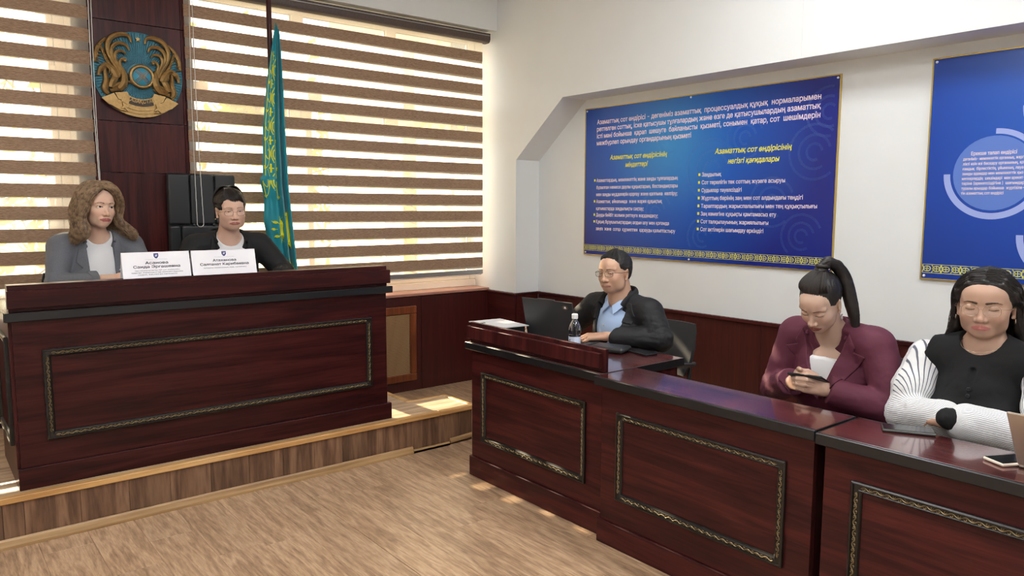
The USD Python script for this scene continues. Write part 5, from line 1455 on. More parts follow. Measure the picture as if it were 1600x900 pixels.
# ---------------------------------------------------------------- man in the black jacket
def man():
    J = J_(pelvis=(0, 0, .53), chest=(.075, 0, .800), neck=(.085, 0, .985), shL=(.055, .195, .925), shR=(.075, -.200, .925), elL=(.07, .285, .800), elR=(.09, -.345, .815), wrL=(.245, .045, .800), wrR=(.270, -.480, .800))
    b = dict(w=1.12, d=1.08, belly=1.12, waist=1.08, neck=.060)
    hpos, hR = A3([.130, 0, 1.142]), Rz(7) @ Rx(2) @ Ry(1)
    hands = [hand_fs(J['wrL'], np.stack([(.72, -.69, -.06), (-.69, -.72, .10), (-.11, .03, .99)], 1), 'L', (28, 30, 34, 38), thumb=(30, 12, 18), size=1.05),
             hand_fs(J['wrR'] + [0, 0, .006], np.stack([(.97, -.20, -.12), (.20, .97, 0), (.12, -.02, .99)], 1), 'R', (24, 22, 24, 28), thumb=(28, 22, 12), size=1.05)]
    t, R = person('man in a black jacket and light blue shirt with glasses sitting at a laptop', (3.172, 2.862, 0), 180, J, b, HEADS['man'], hpos, hR, hands, SK3, .90)
    trousers(t, J, 'cloth_dark', b)
    shirt_part(t, J, b, R, 'shirt_blue', (.122, 0, 1.010), .060)
    che = J['chest']
    # shirt collar: two leaves
    for s in (1, -1):
        pts = [(.005, s * .056, 1.040), (.070, s * .064, 1.025), (.135, s * .042, .985), (.160, s * .012, .958)]
        V_, F_ = [], []
        P = spline(pts, 10); Q = P + np.c_[np.linspace(-.01, .020, 10), s * np.linspace(.014, .030, 10), np.linspace(-.030, -.040, 10)]
        V_ = np.vstack([P, Q, P - [.003, s * .002, .001], Q - [.003, s * .002, .001]]); n = 10
        for i in range(n - 1):
            F_ += [(i, i + 1, n + i + 1), (i, n + i + 1, n + i), (2 * n + i, 3 * n + i + 1, 2 * n + i + 1), (2 * n + i, 3 * n + i, 3 * n + i + 1), (i, 2 * n + i + 1, i + 1), (i, 2 * n + i, 2 * n + i + 1), (n + i, n + i + 1, 3 * n + i + 1), (n + i, 3 * n + i + 1, 3 * n + i)]
        m = trimesh.Trimesh(V_, F_, process=False); m.fix_normals()
        obj('shirt_collar', m, 'shirt_blue', t, smooth=40)
    for k in range(5):
        mark(t, 'button', xf(lathe([(0, 0), (.005, 0), (.005, .002), (0, .0025)], 10), rot((0, 1, 0), 90)), 'white_plastic', None, che + R @ A3([.119 + .006 * k - .0012 * k * k, .004, .09 - .055 * k]))
    vc = v_cut(che, R, -.42, .20, .105, power=.45)
    lap = [(.045, -.30), (.060, -.05), (.085, .10), (.150, .085), (.158, .125), (.110, .205), (.07, .22), (.03, .10), (.02, -.30)]
    jacket_parts(t, J, b, R, 'nylon_black', vc, [lap, [(-y, z) for y, z in lap]], .007, sleeve=(.080, .068, .050), off=.018, seed=5, hem=.52,
                 collar=([(.150, .086, .962), (.100, .092, 1.005), (.030, .076, 1.034), (.004, 0, 1.040), (.030, -.076, 1.034), (.100, -.092, 1.005), (.150, -.086, .962)], .010, 2.2))
    H = at_head(hpos, hR, 1.0)
    cap = f_ell((-.020, 0, .034), (.1025, .0815, .089)); back = f_ell((-.055, 0, -.005), (.056, .068, .066))
    cut = f_ell((.100, 0, .002), (.088, .0700, .0745)); earcut = [f_ell((.000, s * .088, -.022), (.026, .024, .038)) for s in (1, -1)]
    def f(p):
        q = (p - hpos) @ hR
        d = smin(cap(q), back(q), .02) + .003 * (meshkit.noise(q * [120, 120, 120], 2) - .5)
        side = np.clip((.055 - q[:, 2]) / .06, 0, 1); d = d + .0035 * side
        d = smax(d, -smin(cut(q), np.minimum(earcut[0](q), earcut[1](q)), .008), .003)
        return np.maximum(d, -.070 - q[:, 2])
    hr = cloth_part(t, 'hair', f, hpos - .14, hpos + [.12, .12, .15], .0035, 'hair_short')
    top = [[(-.035, 0, .124), (.010, y * .6, .124 - y * y * 6), (.042, y, .108 - y * y * 8), (.063 - 5 * y * y, y * 1.02, .088 - y * y * 6)] for y in np.linspace(-.058, .058, 9)]
    hair_strands(t, [H(c) for c in interp_guides(top, 500, .003, 3, .001, 2, 8)], .0018, 'hair_short', parent=hr)
    glasses(t, hpos, hR, 1.0, .0250, .0150, 'glasses_metal', HEADS['man'], bar=.0011, zc=-.004, square=.75, x0=.1010)
    return t
# ---------------------------------------------------------------- woman in the plum suit
def woman4():
    J = J_(pelvis=(0, 0, .53), chest=(.060, 0, .790), neck=(.095, 0, .985), shL=(.060, .186, .945), shR=(.060, -.186, .945), elL=(.08, .278, .705), elR=(.09, -.252, .695), wrL=(.245, .085, .775), wrR=(.245, -.070, .775))
    b = dict(w=1.0, d=.92, bust=.95, neck=.045, cuff=.96)
    hpos, hR = A3([.208, .020, 1.118]), Rz(8) @ Rx(-2) @ Ry(33)
    up_ = A3([-.50, 0, .87])
    hands = [hand_fs(J['wrL'], np.stack([(.52, -.83, .20), (-.25, .05, .96), (.80, .55, .18)], 1), 'L', (42, 45, 48, 52), thumb=(38, -8, 22), size=.95),
             hand_fs(J['wrR'], np.stack([(.60, .76, .24), (-.25, -.05, .96), (.74, -.62, .18)], 1), 'R', (46, 50, 52, 55), thumb=(38, -8, 22), size=.95)]
    t, R = person('woman in a plum trouser suit with a high dark ponytail looking down at a phone', (3.085, 1.572, 0), 176, J, b, HEADS['w4'], hpos, hR, hands, SK4, .84)
    trousers(t, J, 'cloth_plum', b)
    tor, _ = torso_fn(J, .002, b)
    che = J['chest']
    tp = lambda p: smax(tor(p), ((p - che) @ R)[:, 2] - .105 + .10 * np.abs(((p - che) @ R)[:, 1]), .004)
    cloth_part(t, 'camisole', tp, (-.2, -.28, .5), (.3, .28, 1.0), .006, 'cotton_white')
    vc = v_cut(che, R, -.055, .20, .100, power=.9)
    lap = [(.0, -.055), (.060, -.03), (.128, .06), (.180, .130), (.128, .140), (.136, .160), (.105, .215), (.06, .22), (.03, .05)]
    jk = jacket_parts(t, J, b, R, 'cloth_plum', vc, [lap, [(-y, z) for y, z in lap]], .0055, sleeve=(.074, .068, .055), off=.016, seed=7, hem=.48,
                 collar=([(.120, .088, .960), (.080, .090, 1.000), (.020, .070, 1.020), (0, 0, 1.026), (.020, -.070, 1.020), (.080, -.090, 1.000), (.120, -.088, .960)], .0075, 2.2))
    for k in range(2): mark(t, 'button', xf(lathe([(0, 0), (.008, 0), (.007, .003), (0, .004)], 14), rot((0, 1, 0), 90)), 'cloth_plum', None, che + R @ A3([.132, .008, -.10 - .075 * k]), parent=jk)
    H = at_head(hpos, hR, 1.0)
    cap = f_ell((-.019, 0, .033), (.0992, .0760, .0878))
    cut = f_ell((.098, 0, .006), (.086, .0640, .076)); earcut = [f_ell((.000, s * .084, -.022), (.028, .022, .040)) for s in (1, -1)]
    def f(p):
        q = (p - hpos) @ hR
        ang = np.arctan2(q[:, 1], q[:, 0] + .05)
        d = cap(q) + .0012 * np.sin(ang * 90 + 8 * meshkit.noise(q * 40, 3))
        d = smax(d, -smin(cut(q), np.minimum(earcut[0](q), earcut[1](q)), .008), .003)
        d = np.maximum(d, -.060 - q[:, 2] - .2 * q[:, 0])
        d = smin(d, f_ell((-.058, 0, .118), (.028, .027, .022))(q), .012)
        return d
    hr = cloth_part(t, 'hair', f, hpos - .15, hpos + [.14, .12, .15], .0035, 'hair_black')
    R0 = hR
    b0 = H((-.060, 0, .128)); b1 = H((-.085, .010, .140))
    tail = [b0, b1, b1 + [-.055, .020, -.020], b1 + [-.085, .040, -.080], b1 + [-.098, .055, -.150], b1 + [-.110, .070, -.225], b1 + [-.118, .075, -.30]]
    tl = union(chain(spline(tail, 10), [.020, .022, .024, .025, .026, .026, .025, .022, .016, .006]), .004)
    ft = lambda p: tl(p) + .003 * (meshkit.noise(p * [120, 120, 14], 6) - .5)
    cloth_part(t, 'ponytail', ft, np.min(tail, 0) - .05, np.max(tail, 0) + .05, .0042, 'hair_black', parent=hr)
    obj('hair_tie', xf(trimesh.creation.torus(.022, .008, 20, 8), hR @ Ry(-40), H((-.068, .003, .130))), 'hair_black', hr, smooth=True)
    gs = [[t_ + A3([r_ * math.cos(a), r_ * math.sin(a), .3 * r_ * math.sin(a)]) for t_, r_ in zip(tail, (.014, .02, .024, .024, .023, .018, .008))] for a in np.linspace(0, 2 * PI, 9)]
    st = interp_guides(gs, 700, .002, 4, .002, 2, 14)
    sl = [[(.062 - 11 * y * y, y, .090 - 6 * y * y), (.03, y * 1.05, .121 - 6 * y * y), (-.02, y * .7, .130 - y * y * 2), (-.055, y * .3, .130)] for y in np.linspace(-.055, .055, 9)]
    st2 = [H(c) for c in interp_guides(sl, 500, .0015, 5, .0008, 2, 10)]
    hair_strands(t, st, .0018, 'hair_black', parent=hr); hair_strands(t, st2, .0014, 'hair_dark', parent=hr)
    mark(t, 'earring', cat_([xf(BALL, None, (0, 0, 0), .0035), xf(BALL, None, (0, 0, -.013), (.0055, .0055, .009))]), 'metal_grey', None, H((.002, .080, -.050)) , label='small dark drop earring')
    return t, J
# ---------------------------------------------------------------- woman in the black waistcoat with striped sleeves
def woman5():
    J = J_(pelvis=(0, 0, .53), chest=(.040, 0, .800), neck=(.025, 0, 1.008), shL=(.045, .180, .945), shR=(.045, -.180, .945), elL=(.165, .250, .730), elR=(.145, -.210, .722), wrL=(.388, .022, .802), wrR=(.335, .030, .785))
    b = dict(w=1.03, d=1.03, bust=1.12, belly=1.08, neck=.054)
    hpos, hR = A3([.045, 0, 1.155]), Rz(10) @ Rx(0) @ Ry(4)
    hands = [hand_fs(J['wrL'] + [.0, 0, -.018], np.stack([(-.72, -.66, -.22), (-.68, .73, 0), (.16, -.15, .97)], 1), 'L', (20, 22, 24, 26), size=.9, thumb=(30, 5, 15)),
             hand_fs(J['wrR'], np.stack([(-.55, .80, -.22), (-.82, -.57, 0), (-.13, .18, .97)], 1), 'R', (20, 22, 24, 26), size=.9)]
    t, R = person('woman in a black waistcoat over striped white sleeves with clear glasses and long dark hair', (3.055, 1.012, 0), 180, J, b, HEADS['w5'], hpos, hR, hands, SK5, .88)
    trousers(t, J, 'cloth_dark', b)
    che = J['chest']
    material('striped_cotton', {'g': ('attribute', {'attribute': 'col'}), 's': ('separate_xyz', {}), 'm': ('math', {'math_type': 'multiply', 'value2': 130.0}), 'f': ('math', {'math_type': 'fraction'}), 'r': ('rgb_ramp', {'ramp': [(0.0, (.80, .80, .80)), (.62, (.80, .80, .80)), (.70, (.12, .13, .16)), (.86, (.12, .13, .16)), (.92, (.80, .80, .80))]}), 'p': ('principled_bsdf', {'roughness': .8})},
             [('g.color', 's.vector'), ('s.x', 'm.value1'), ('m.value', 'f.value1'), ('f.value', 'r.fac'), ('r.color', 'p.base_color')], 'p.BSDF')
    for s in 'LR':
        sg = 1 if s == 'L' else -1
        sh, el, wr = J['sh' + s], J['el' + s], J['wr' + s]
        w_ = el + (wr - el) * .80
        bl = union(chain([sh + [0, sg * .012, -.01], sh + (el - sh) * .55 + [0, sg * .01, 0], el, w_], [.066, .074, .072, .066]), .02)
        def fsl(p, bl=bl, s=s, el=el): 
            e_ = np.linalg.norm(p - el, axis=1)
            return bl(p) + folds(p, .009, (24, 24, 24), 11 if s == 'L' else 12) * (.5 + np.exp(-(e_ / .10) ** 2))
        u = (el - sh) / np.linalg.norm(el - sh); v = np.cross(u, [0, 0, 1.0]); v /= np.linalg.norm(v); w2 = np.cross(v, u)
        u2 = (wr - el) / np.linalg.norm(wr - el); v2 = np.cross(u2, [0, 0, 1.0]); v2 /= np.linalg.norm(v2); w3 = np.cross(v2, u2)
        def col(V, sh=sh, el=el, u=u, v=v, w2=w2, u2=u2, v2=v2, w3=w3):
            q = V - sh; a = np.arctan2(q @ w2, q @ v) * .075
            q2 = V - el; a2 = np.arctan2(q2 @ w3, q2 @ v2) * .075
            k = np.clip((q2 @ u2) / .05 + .5, 0, 1)
            return np.repeat((np.where(k > .5, a2, a) + .5)[:, None], 3, 1)
        pts = A3([sh, el, wr])
        cloth_part(t, 'sleeve', fsl, pts.min(0) - .13, pts.max(0) + .13, .004, 'striped_cotton', label='white sleeve with fine dark stripes', color=col)
        cf = f_rc(el + (wr - el) * .80, el + (wr - el) * .99, .047, .036)
        cloth_part(t, 'cuff', lambda p, cf=cf: cf(p) + folds(p, .002, (60, 60, 60), 3), wr - .13, wr + .13, .004, 'knit_black', label='black knitted cuff')
    tor, _ = torso_fn(J, .012, b)
    armh = [f_rc(J['sh' + s] + [0, (1 if s == 'L' else -1) * .020, .02], J['sh' + s] + [.0, (1 if s == 'L' else -1) * .030, -.12], .060, .060) for s in 'LR']
    nk = f_rc(J['neck'] + [.030, 0, .026], J['neck'] + [-.02, 0, .2], .070, .11)
    kx = lambda z: float(next((x for x in np.linspace(.34, .02, 330) if tor((che + R @ A3([x, 0, z]))[None].astype(F4))[0] < 0), .15))
    key = f_rc(che + R @ A3([kx(.135), 0, .135]), che + R @ A3([kx(.088), 0, .088]), .011, .0045)
    def fv(p):
        d = tor(p) + folds(p, .004, (16, 20, 14), 21)
        d = smax(d, -np.minimum(armh[0](p), armh[1](p)), .006)
        d = smax(d, -nk(p), .005); d = smax(d, -key(p), .003)
        return np.maximum(d, .60 - p[:, 2])
    vs = cloth_part(t, 'waistcoat', fv, (-.24, -.34, .58), (.34, .34, 1.08), .0045, 'knit_black')
    zs = [.075, .052, .0, -.022, -.085, -.107, -.175, -.197]
    dep = lambda z: float(next((x for x in np.linspace(.34, .02, 330) if fv((che + R @ A3([x, 0, z]))[None].astype(F4))[0] < 0), .15))
    for z in zs:
        mark(t, 'button', cat_([xf(lathe([(0, 0), (.0085, 0), (.0085, .002), (.006, .0035), (0, .003)], 16), rot((0, 1, 0), 90))]), 'black_plastic', R, che + R @ A3([dep(z) + (.0045 if z > .03 else .002), 0, z]), parent=vs, smooth=30)
    H = at_head(hpos, hR, 1.0)
    gs = [[(.058, .002, .092), (.048, .040, .084), (.018, .082, .040), (-.012, .090, -.010), (-.035, .092, -.075), (-.045, .110, -.145), (-.045, .140, -.215), (-.05, .155, -.29)],
          [(.040, .002, .106), (.030, .052, .094), (.0, .090, .045), (-.030, .094, -.015), (-.050, .096, -.080), (-.06, .112, -.15), (-.06, .135, -.22), (-.07, .150, -.30)],
          [(.020, .002, .124), (.0, .062, .100), (-.035, .090, .045), (-.060, .088, -.02), (-.075, .086, -.09), (-.085, .095, -.16), (-.09, .11, -.23), (-.10, .12, -.31)],
          [(-.03, .002, .126), (-.06, .050, .096), (-.095, .058, .03), (-.105, .056, -.04), (-.11, .055, -.11), (-.115, .06, -.18), (-.12, .06, -.25), (-.125, .06, -.32)],
          [(-.03, 0, .126), (-.09, .01, .09), (-.118, .01, .03), (-.12, .01, -.04), (-.122, .01, -.11), (-.126, .01, -.18), (-.13, .01, -.25), (-.13, .01, -.32)]]
    gs = [[(x, y * 1.07, z) for x, y, z in g] for g in gs]
    cap = f_ell((-.022, 0, .036), (.102, .0905, .0905)); cut = f_ell((.098, 0, -.002), (.084, .0770, .083)); earcut = [f_ell((.012, s * .100, -.030), (.030, .022, .045)) for s in (1, -1)]
    lk = []
    for g in gs + mirror(gs): lk += chain(spline(g, 10), [.005, .008, .010, .013, .015, .016, .017, .016, .013, .007])
    vol = union(lk, .012)
    def f(p):
        q = (p - hpos) @ hR
        d = smin(smax(cap(q), -cut(q), .006), vol(q), .010) + .003 * (meshkit.noise(q * [110, 110, 16], 3) - .5)
        return smax(d, -smin(cut(q), np.minimum(earcut[0](q), earcut[1](q)), .01) + .001, .003)
    hr = cloth_part(t, 'hair', f, hpos + [-.19, -.22, -.36], hpos + [.12, .22, .16], .0042, 'hair_black')
    st = [H(c) for c in interp_guides(gs, 1000, .014, 5, .0012, 2)] + [H(c) for c in interp_guides(mirror(gs), 1000, .014, 6, .0012, 2)]
    wisp = [[(.0, .088, .03), (-.005, .105, -.02), (.0, .112, -.07), (-.01, .125, -.13), (-.02, .165, -.175)], [(.01, .086, .03), (.012, .100, -.03), (-.005, .118, -.10), (-.02, .15, -.16), (-.02, .19, -.18)]]
    st_w = [H(c) for c in interp_guides(mirror(wisp), 26, .006, 7, .004, 3)] + [H(c) for c in interp_guides(wisp, 18, .006, 8, .004, 3)]
    hair_strands(t, st, .0017, 'hair_black', parent=hr); hair_strands(t, st_w, .0009, 'hair_dark', name='hair_wisp', parent=hr)
    glasses(t, hpos, hR, 1.0, .0270, .0205, 'glasses_gold', HEADS['w5'], bar=.0007, zc=-.006, square=.35, x0=.1005)
    for s in (1, -1): mark(t, 'earring', xf(trimesh.creation.torus(.0075, .0016, 20, 8), rot((0, 0, 1), 20) @ rot((1, 0, 0), 90)), 'glasses_gold', None, H((.006, s * .092, -.052)), label='small hoop earring')
    nl = [J['neck'] + A3([.030 + .066 * math.cos(a), .066 * math.sin(a), .012 - .030 * math.cos(a)]) for a in np.linspace(-2.2, 2.2, 30)]
    obj('necklace', tube(nl, .0011, 6), 'glasses_gold', t, smooth=True)
    return t
def rbox(x0, x1, y0, y1, z0, z1, r, seg=10):
    s = m3.Manifold.sphere(r, seg)
    ps = [s.translate((x, y, z)) for x in (x0 + r, x1 - r) for y in (y0 + r, y1 - r) for z in (z0 + r, z1 - r)]
    return mani(m3.Manifold.batch_hull(ps))
# ---------------------------------------------------------------- chairs
ec = thing('executive_chair', 'tall black leather office chair standing against the dark pier', 'chair', (1.535, 4.86, PZ), -90)
obj('backrest_frame', rbox(-.312, -.272, -.212, .212, .50, 1.485, .018), 'leather', ec, smooth=40)
for k, (a, b_) in enumerate(((-.212, -.080), (-.076, .076), (.080, .212))):
    obj('back_cushion', rbox(-.276, -.248, a, b_, 1.155, 1.480, .0135, 14), 'leather', ec, smooth=40)
obj('lumbar_cushion', rbox(-.276, -.247, -.140, .140, .56, 1.15, .0135, 14), 'leather', ec, smooth=40)
for s in (-1, 1):
    obj('side_bolster', rbox(-.276, -.246, s * .178 - .034, s * .178 + .034, .56, 1.15, .014, 14), 'leather', ec, smooth=40)
    obj('button', xf(BALL, None, (-.246, s * .062, 1.152), (.006, .010, .010)), 'leather', ec, smooth=True)
    obj('armrest', tube(spline([(-.255, s * .255, .62), (-.10, s * .285, .70), (.12, s * .285, .70), (.19, s * .275, .62), (.14, s * .255, .46)], 20), .022, 10), 'black_plastic', ec, smooth=40)
obj('seat', rbox(-.27, .27, -.245, .245, .385, .485, .045, 14), 'leather', ec, smooth=40)
obj('gas_lift', lathe([(0, .06), (.03, .06), (.03, .386), (0, .386)], 16), 'black_plastic', ec, smooth=40)
for k in range(5):
    a = 2 * PI * k / 5
    obj('base_leg', tube([(.02 * math.cos(a), .02 * math.sin(a), .085), (.25 * math.cos(a), .25 * math.sin(a), .06)], [.022, .015], 8), 'black_plastic', ec, smooth=40)
    obj('castor', xf(lathe([(0, -.018), (.024, -.018), (.026, 0), (.024, .018), (0, .018)], 14), rot((1, 0, 0), 90), (.25 * math.cos(a), .25 * math.sin(a), .0275)), 'black_plastic', ec, smooth=40)
c0 = chair_low('visitor_chair', 'black visitor chair with a curved back under the man in the black jacket', (3.19, 2.825, 0), 180 + 6, seat=.41)
copy_of(c0, 'black visitor chair with tubular arms under the woman in plum', (3.10, 1.565, 0), 178)
copy_of(c0, 'black visitor chair hidden behind the woman in the black waistcoat', (3.06, 1.005, 0), 180)
chair_low('visitor_chair', 'black visitor chair hidden by the woman in grey behind the bench', (.822, 4.735, PZ), -86, seat=.47)
# ---------------------------------------------------------------- name cards on the bench ledge
LZ = PZ + .9255
def card(label, x0, y, rz, w, lines, tilt=14):
    t = thing('name_card', label, 'name card', (x0, y, LZ), rz)
    h, k = .128, math.sin(math.radians(tilt)) * .118
    z1 = h * math.cos(math.radians(tilt))
    th = .0012
    fr = xf(B(0, w, 0, th, 0, h), rot((1, 0, 0), -tilt)); fr.vertices[:, 2] += th
    bk = xf(B(0, w, -th, 0, 0, h), rot((1, 0, 0), tilt), (0, 2 * h * math.sin(math.radians(tilt)), th))
    obj('front_leaf', fr, 'paper', t); obj('back_leaf', bk, 'paper', t)
    R = rot((1, 0, 0), -tilt) @ np.array([[1, 0, 0], [0, 0, -1.0], [0, 1.0, 0]])
    pr = lambda m, mat, u, v, nm: obj(nm, xf(m, R, (0, 0, th)) if False else xf(xf(m, None, (u, v, .0002)), R, (0, 0, th)), mat, t, kind='stuff' if nm == 'lettering' else None)
    sh = Polygon([(-.011, .018), (.011, .018), (.011, .004), (.006, -.004), (0, -.008), (-.006, -.004), (-.011, .004)])
    pr(prism(sh, .0006, 'xyz'), 'ink_blue', w / 2, h - .026, 'crest')
    pr(cat_([B(-.005, .004, .003, .0055, .0006, .001), B(-.003, .006, .008, .011, .0006, .001)]), 'paper', w / 2, h - .026, 'crest_mark')
    for s, hh, ww, yy, bold, mat in lines:
        m = text(s, hh, bold, ww, 0, .0005); pr(m, mat, (w - ww) / 2, yy, 'lettering')
card('white tent name card with three small lines before the woman in grey', .803, BY + .035, 0, .312, [('сот жүйесі · судебная система', .0022, .10, .090, False, 'ink_soft'), ('Асанова', .0125, .105, .068, True, 'ink'), ('Саида Эргашевна', .0125, .215, .049, True, 'ink'), ('Заң консультанты, ҚР сот жүйесінің', .0052, .205, .034, False, 'ink'), ('ардагері, азаматтық істер жөніндегі бұрынғы', .0052, .235, .024, False, 'ink'), ('судья, баспасөз хатшысы', .0052, .18, .014, False, 'ink')])
card('white tent name card overlapping the other one before the woman in black', 1.122, BY + .028, -1.2, .322, [('сот жүйесі · судебная система', .0022, .10, .090, False, 'ink_soft'), ('Атаханова', .0125, .118, .068, True, 'ink'), ('Салтанат Карибаевна', .0125, .245, .048, True, 'ink'), ('Алматы қаласының ауд. сотының', .0055, .215, .033, False, 'ink')])
# ---------------------------------------------------------------- on the first desk
TZ = .7592
def laptop(label, loc, rz, w, d, h, open_deg, lid_mat, logo=None):
    """Local: hinge along y at the origin, screen faces +x, keyboard runs to +x."""
    t = thing('laptop', label, 'laptop', loc, rz)
    obj('base', B(0.004, d, -w / 2, w / 2, 0.001, .016, .004), lid_mat, t)
    keys = [B(.025 + .0175 * r, .040 + .0175 * r, -w / 2 + .02 + .0176 * c, -w / 2 + .0355 + .0176 * c, .016, .0172) for r in range(5) for c in range(int((w - .04) / .0176))]
    obj('keyboard', cat_(keys), 'black_plastic', t, kind='stuff')
    obj('touchpad', B(d - .085, d - .02, -.05, .05, .016, .0164), 'black_mesh', t)
    R = rot((0, 1, 0), 90 - open_deg)
    lid = obj('lid', xf(B(-.007, 0, -w / 2, w / 2, 0, h, .003), R, (0, 0, .016)), lid_mat, t)
    obj('screen', xf(B(.0002, .001, -w / 2 + .008, w / 2 - .008, .016, h - .010), R, (0, 0, .016)), 'screen_dark', t)
    if logo: obj('hump', xf(B(-.009, .001, -.06, .06, h - .004, h + .005, .003), R, (0, 0, .016)), lid_mat, lid)
    return t, R, h
plain('screen_dark', (.008, .008, .010), .15)
plain('laptop_black', (.040, .041, .042), .40, noise=.1, nscale=300)
plain('laptop_silver', sr(196, 182, 166), .32, metal=.55)
lp, LR, lh = laptop('dark grey laptop with a small gold sticker in front of the man', (2.70, 2.985, TZ), 6, .366, .245, .238, 103, 'laptop_black', True)
OUT = np.array([[0, 0, -1.0], [-1.0, 0, 0], [0, 1.0, 0]])                # text frame on the lid's back: reads from -x
st = xf(lathe([(0, 0), (.016, 0), (.016, .0006), (0, .0008)], 28), None, None, (1.25, .8, 1.0))
obj('sticker', xf(xf(st, OUT, (-.0072, -.130, lh - .032)), LR, (0, 0, .016)), 'glasses_gold', lp)
obj('sticker_mark', xf(xf(cat_([B(-.009, .009, -.004, -.001, .0009, .0013), B(-.005, .006, .001, .006, .0009, .0013)]), OUT, (-.0072, -.130, lh - .032)), LR, (0, 0, .016)), 'paper', lp)
obj('maker_mark', xf(xf(text('hp', .030, False, None, .35, .0005), OUT, (-.0072, .012, .095)), LR, (0, 0, .016)), 'maker_grey', lp) if 'maker_grey' in MAT else (plain('maker_grey', (.055, .055, .058), .3), obj('maker_mark', xf(xf(cat_([xf(B(-.0015, .0015, -.018, .018, 0, .0005), rot((0, 0, 1), -18), (dx, 0, 0)) for dx in (-.016, -.006, .004, .014)]), OUT, (-.0072, .0, .105)), LR, (0, 0, .016)), 'maker_grey', lp))
# water bottle
bt = thing('water_bottle', 'clear plastic water bottle with a white cap in front of the laptop', 'bottle', (2.60, 2.712, TZ))
material('pet', {'w': ('layer_weight', {'blend': .35}), 't': ('transparent_bsdf', {'color': (.97, .98, .99)}), 'g': ('glossy_bsdf', {'roughness': .06}), 'm': ('mix_closure', {})}, [('w.facing', 'm.fac'), ('t.BSDF', 'm.closure1'), ('g.BSDF', 'm.closure2')], 'm.closure')
prof = [(0, .001), (.026, .001), (.0305, .006), (.031, .020), (.029, .026), (.031, .034), (.031, .098), (.0285, .104), (.031, .110), (.031, .128), (.026, .150), (.016, .168), (.0125, .176), (.0125, .184)]
inner = [(max(r - .0012, 0), z + (.0015 if z < .01 else 0)) for r, z in prof]
obj('body', lathe(prof + [(r, z) for r, z in inner[::-1] if True], 40), 'pet', bt, smooth=40)
material('water', {'t': ('transparent_bsdf', {'color': (.94, .96, .98)}), 'g': ('glossy_bsdf', {'roughness': .02}), 'm': ('mix_closure', {'fac': .05})}, [('t.BSDF', 'm.closure1'), ('g.BSDF', 'm.closure2')], 'm.closure')
obj('water', lathe([(0, .004), (.0245, .004), (.0292, .008), (.0292, .125), (0, .125)], 40), 'water', bt, smooth=40)
obj('cap', cat_([lathe([(0, .181), (.0152, .181), (.0152, .203), (.0135, .2055), (0, .2055)], 32)] + [xf(B(.0148, .0158, -.0008, .0008, .183, .202), Rz(15 * k)) for k in range(24)]), 'white_plastic', bt, smooth=30)
plain('label_film', (.66, .74, .90), .35)
a0_, a1_ = 100, 300
ths = np.radians(np.linspace(a0_, a1_, 40))
Vl = np.vstack([np.c_[.0315 * np.cos(ths), .0315 * np.sin(ths), np.full(40, z)] for z in (.040, .092)] + [np.c_[.0312 * np.cos(ths), .0312 * np.sin(ths), np.full(40, z)] for z in (.040, .092)])
Fl = []
for i in range(39): Fl += [(i, i + 1, 41 + i), (i, 41 + i, 40 + i), (80 + i, 121 + i, 81 + i), (80 + i, 120 + i, 121 + i), (40 + i, 41 + i, 121 + i), (40 + i, 121 + i, 120 + i), (i, 81 + i, i + 1), (i, 80 + i, 81 + i)]
obj('label', trimesh.Trimesh(Vl, Fl, process=False), 'label_film', bt, smooth=40)
obj('label_mark', cat_([xf(B(.0313, .0319, -.004, .004, .050 + .008 * k, .055 + .008 * k), Rz(178)) for k in range(4)]), 'ink_blue', bt)
# papers with a clip, leaning on the ledge
def sheetpile(n, w, d, mat='paper_grey'):
    return [xf(B(-d / 2, d / 2, -w / 2, w / 2, .0008 * k, .0008 * k + .0006), Rz(.5 * math.sin(3.1 * k)), (.0006 * math.sin(k * 2.3), .0008 * math.cos(k * 1.7), 0)) for k in range(n)]
pp = thing('paper_stack', 'white papers with a black binder clip on a file box behind the desk ledge', 'papers', (2.540, 3.262, .8500), -6)
RP = rot((0, 1, 0), 0)
for m in sheetpile(6, .297, .21): obj('sheet', xf(m, RP), 'paper_grey', pp)
obj('binder_clip', xf(cat_([B(-.112, -.094, -.02, .02, -.003, .008, .002), tube([(-.096, -.008, .008), (-.070, -.008, .0095), (-.070, .008, .0095), (-.096, .008, .008)], .0012, 6)]), RP, (0, .03, 0)), 'black_edge', pp)
fb = thing('file_box', 'dark grey file box under the paper stack behind the desk ledge', 'file box', (2.54, 3.265, TZ))
obj('body', B(-.085, .095, -.125, .125, .0005, .090, .004), 'black_mesh', fb)
obj('spine_label', B(.0951, .0958, -.04, .04, .03, .06), 'paper', fb)
ms = thing('computer_mouse', 'white computer mouse under the right hand of the man', 'mouse', (2.855, 3.345, TZ), 170)
obj('shell', xf(mani(m3.Manifold.sphere(1.0, 32).scale((.052, .030, .034)).trim_by_plane((0, 0, 1), 0)), None, (0, 0, .001)), 'white_plastic', ms, smooth=40)
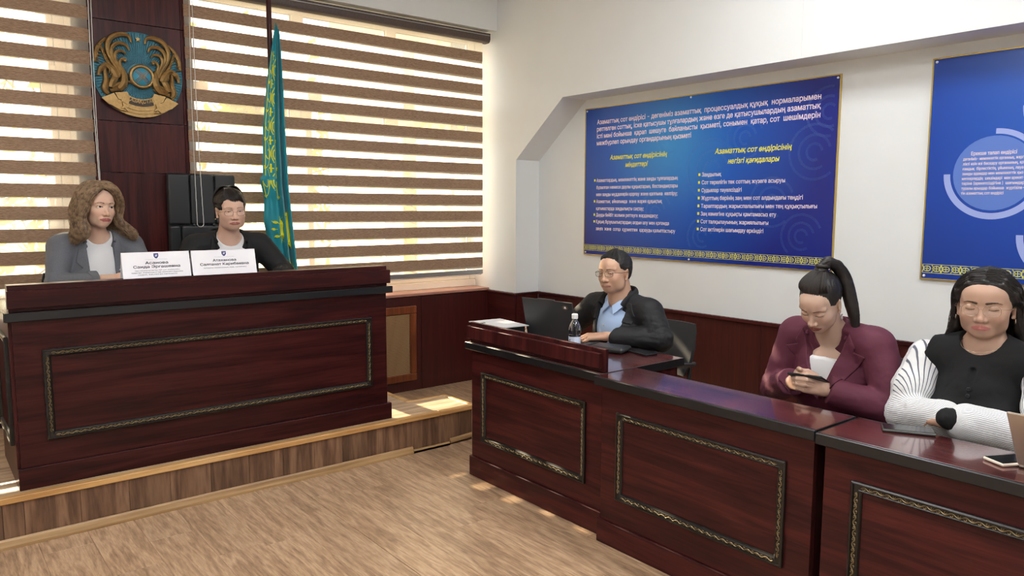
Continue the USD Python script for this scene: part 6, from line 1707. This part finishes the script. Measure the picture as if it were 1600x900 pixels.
obj('wheel', xf(lathe([(0, -.003), (.007, -.003), (.007, .003), (0, .003)], 16), rot((1, 0, 0), 90), (.030, 0, .0265)), 'black_plastic', ms)
po = thing('zip_pouch', 'flat black leather pouch lying beside the hand of the man', 'pouch', (2.80, 2.655, TZ), 20)
obj('body', rbox(-.065, .065, -.095, .095, .001, .030, .0145, 14), 'leather', po, smooth=40)
obj('zip', tube([(-.05, .096, .016), (.05, .096, .016)], .0022, 6), 'metal_grey', po)
def phone(label, loc, rz, l=.156, w=.076, case='black_edge', tilt=None, screen='screen_dark'):
    t = thing('smartphone', label, 'phone', loc, rz)
    R = np.eye(3) if tilt is None else tilt
    body = rbox(-w / 2, w / 2, -l / 2, l / 2, .0005, .0105, .0048, 12)
    obj('case', xf(body, R), case, t, smooth=40)
    obj('screen', xf(B(-w / 2 + .004, w / 2 - .004, -l / 2 + .004, l / 2 - .004, .0102, .0112, .0004), R), screen, t)
    obj('camera_bump', xf(B(-w / 2 + .010, -.004, l / 2 - .045, l / 2 - .012, -.0006, .0006, .0003), R), 'black_plastic', t)
    return t
phone('black smartphone in a bumper case near the corner of the first desk', (2.885, 2.515, TZ), -8, .150, .082)
phone('dark smartphone with a reflecting screen beside the arm in the striped sleeve', (2.565, 1.067, TZ), 33, .165, .078, 'phone_rim') if 'phone_rim' in MAT else (plain('phone_rim', (.07, .07, .065), .25), phone('dark smartphone with a reflecting screen beside the striped sleeve', (2.560, 1.066, TZ), 30, .158, .076, 'phone_rim'))
plain('case_cream', sr(230, 214, 198), .4)
phone('smartphone in a cream case half hidden by the silver laptop', (2.492, .735, TZ), 62, .150, .074, 'case_cream')
laptop('silver laptop cut by the right edge of the picture', (2.44, .548, TZ), 0, .325, .215, .212, 125, 'laptop_silver')
phone('dark smartphone held in both hands by the woman in plum', (2.812, 1.570, .808), 0, .148, .072, 'black_edge', rot((0, 1, 0), 25) @ rot((1, 0, 0), -3))
woman1(); woman2(); man(); _w4, _J4 = woman4(); woman5()
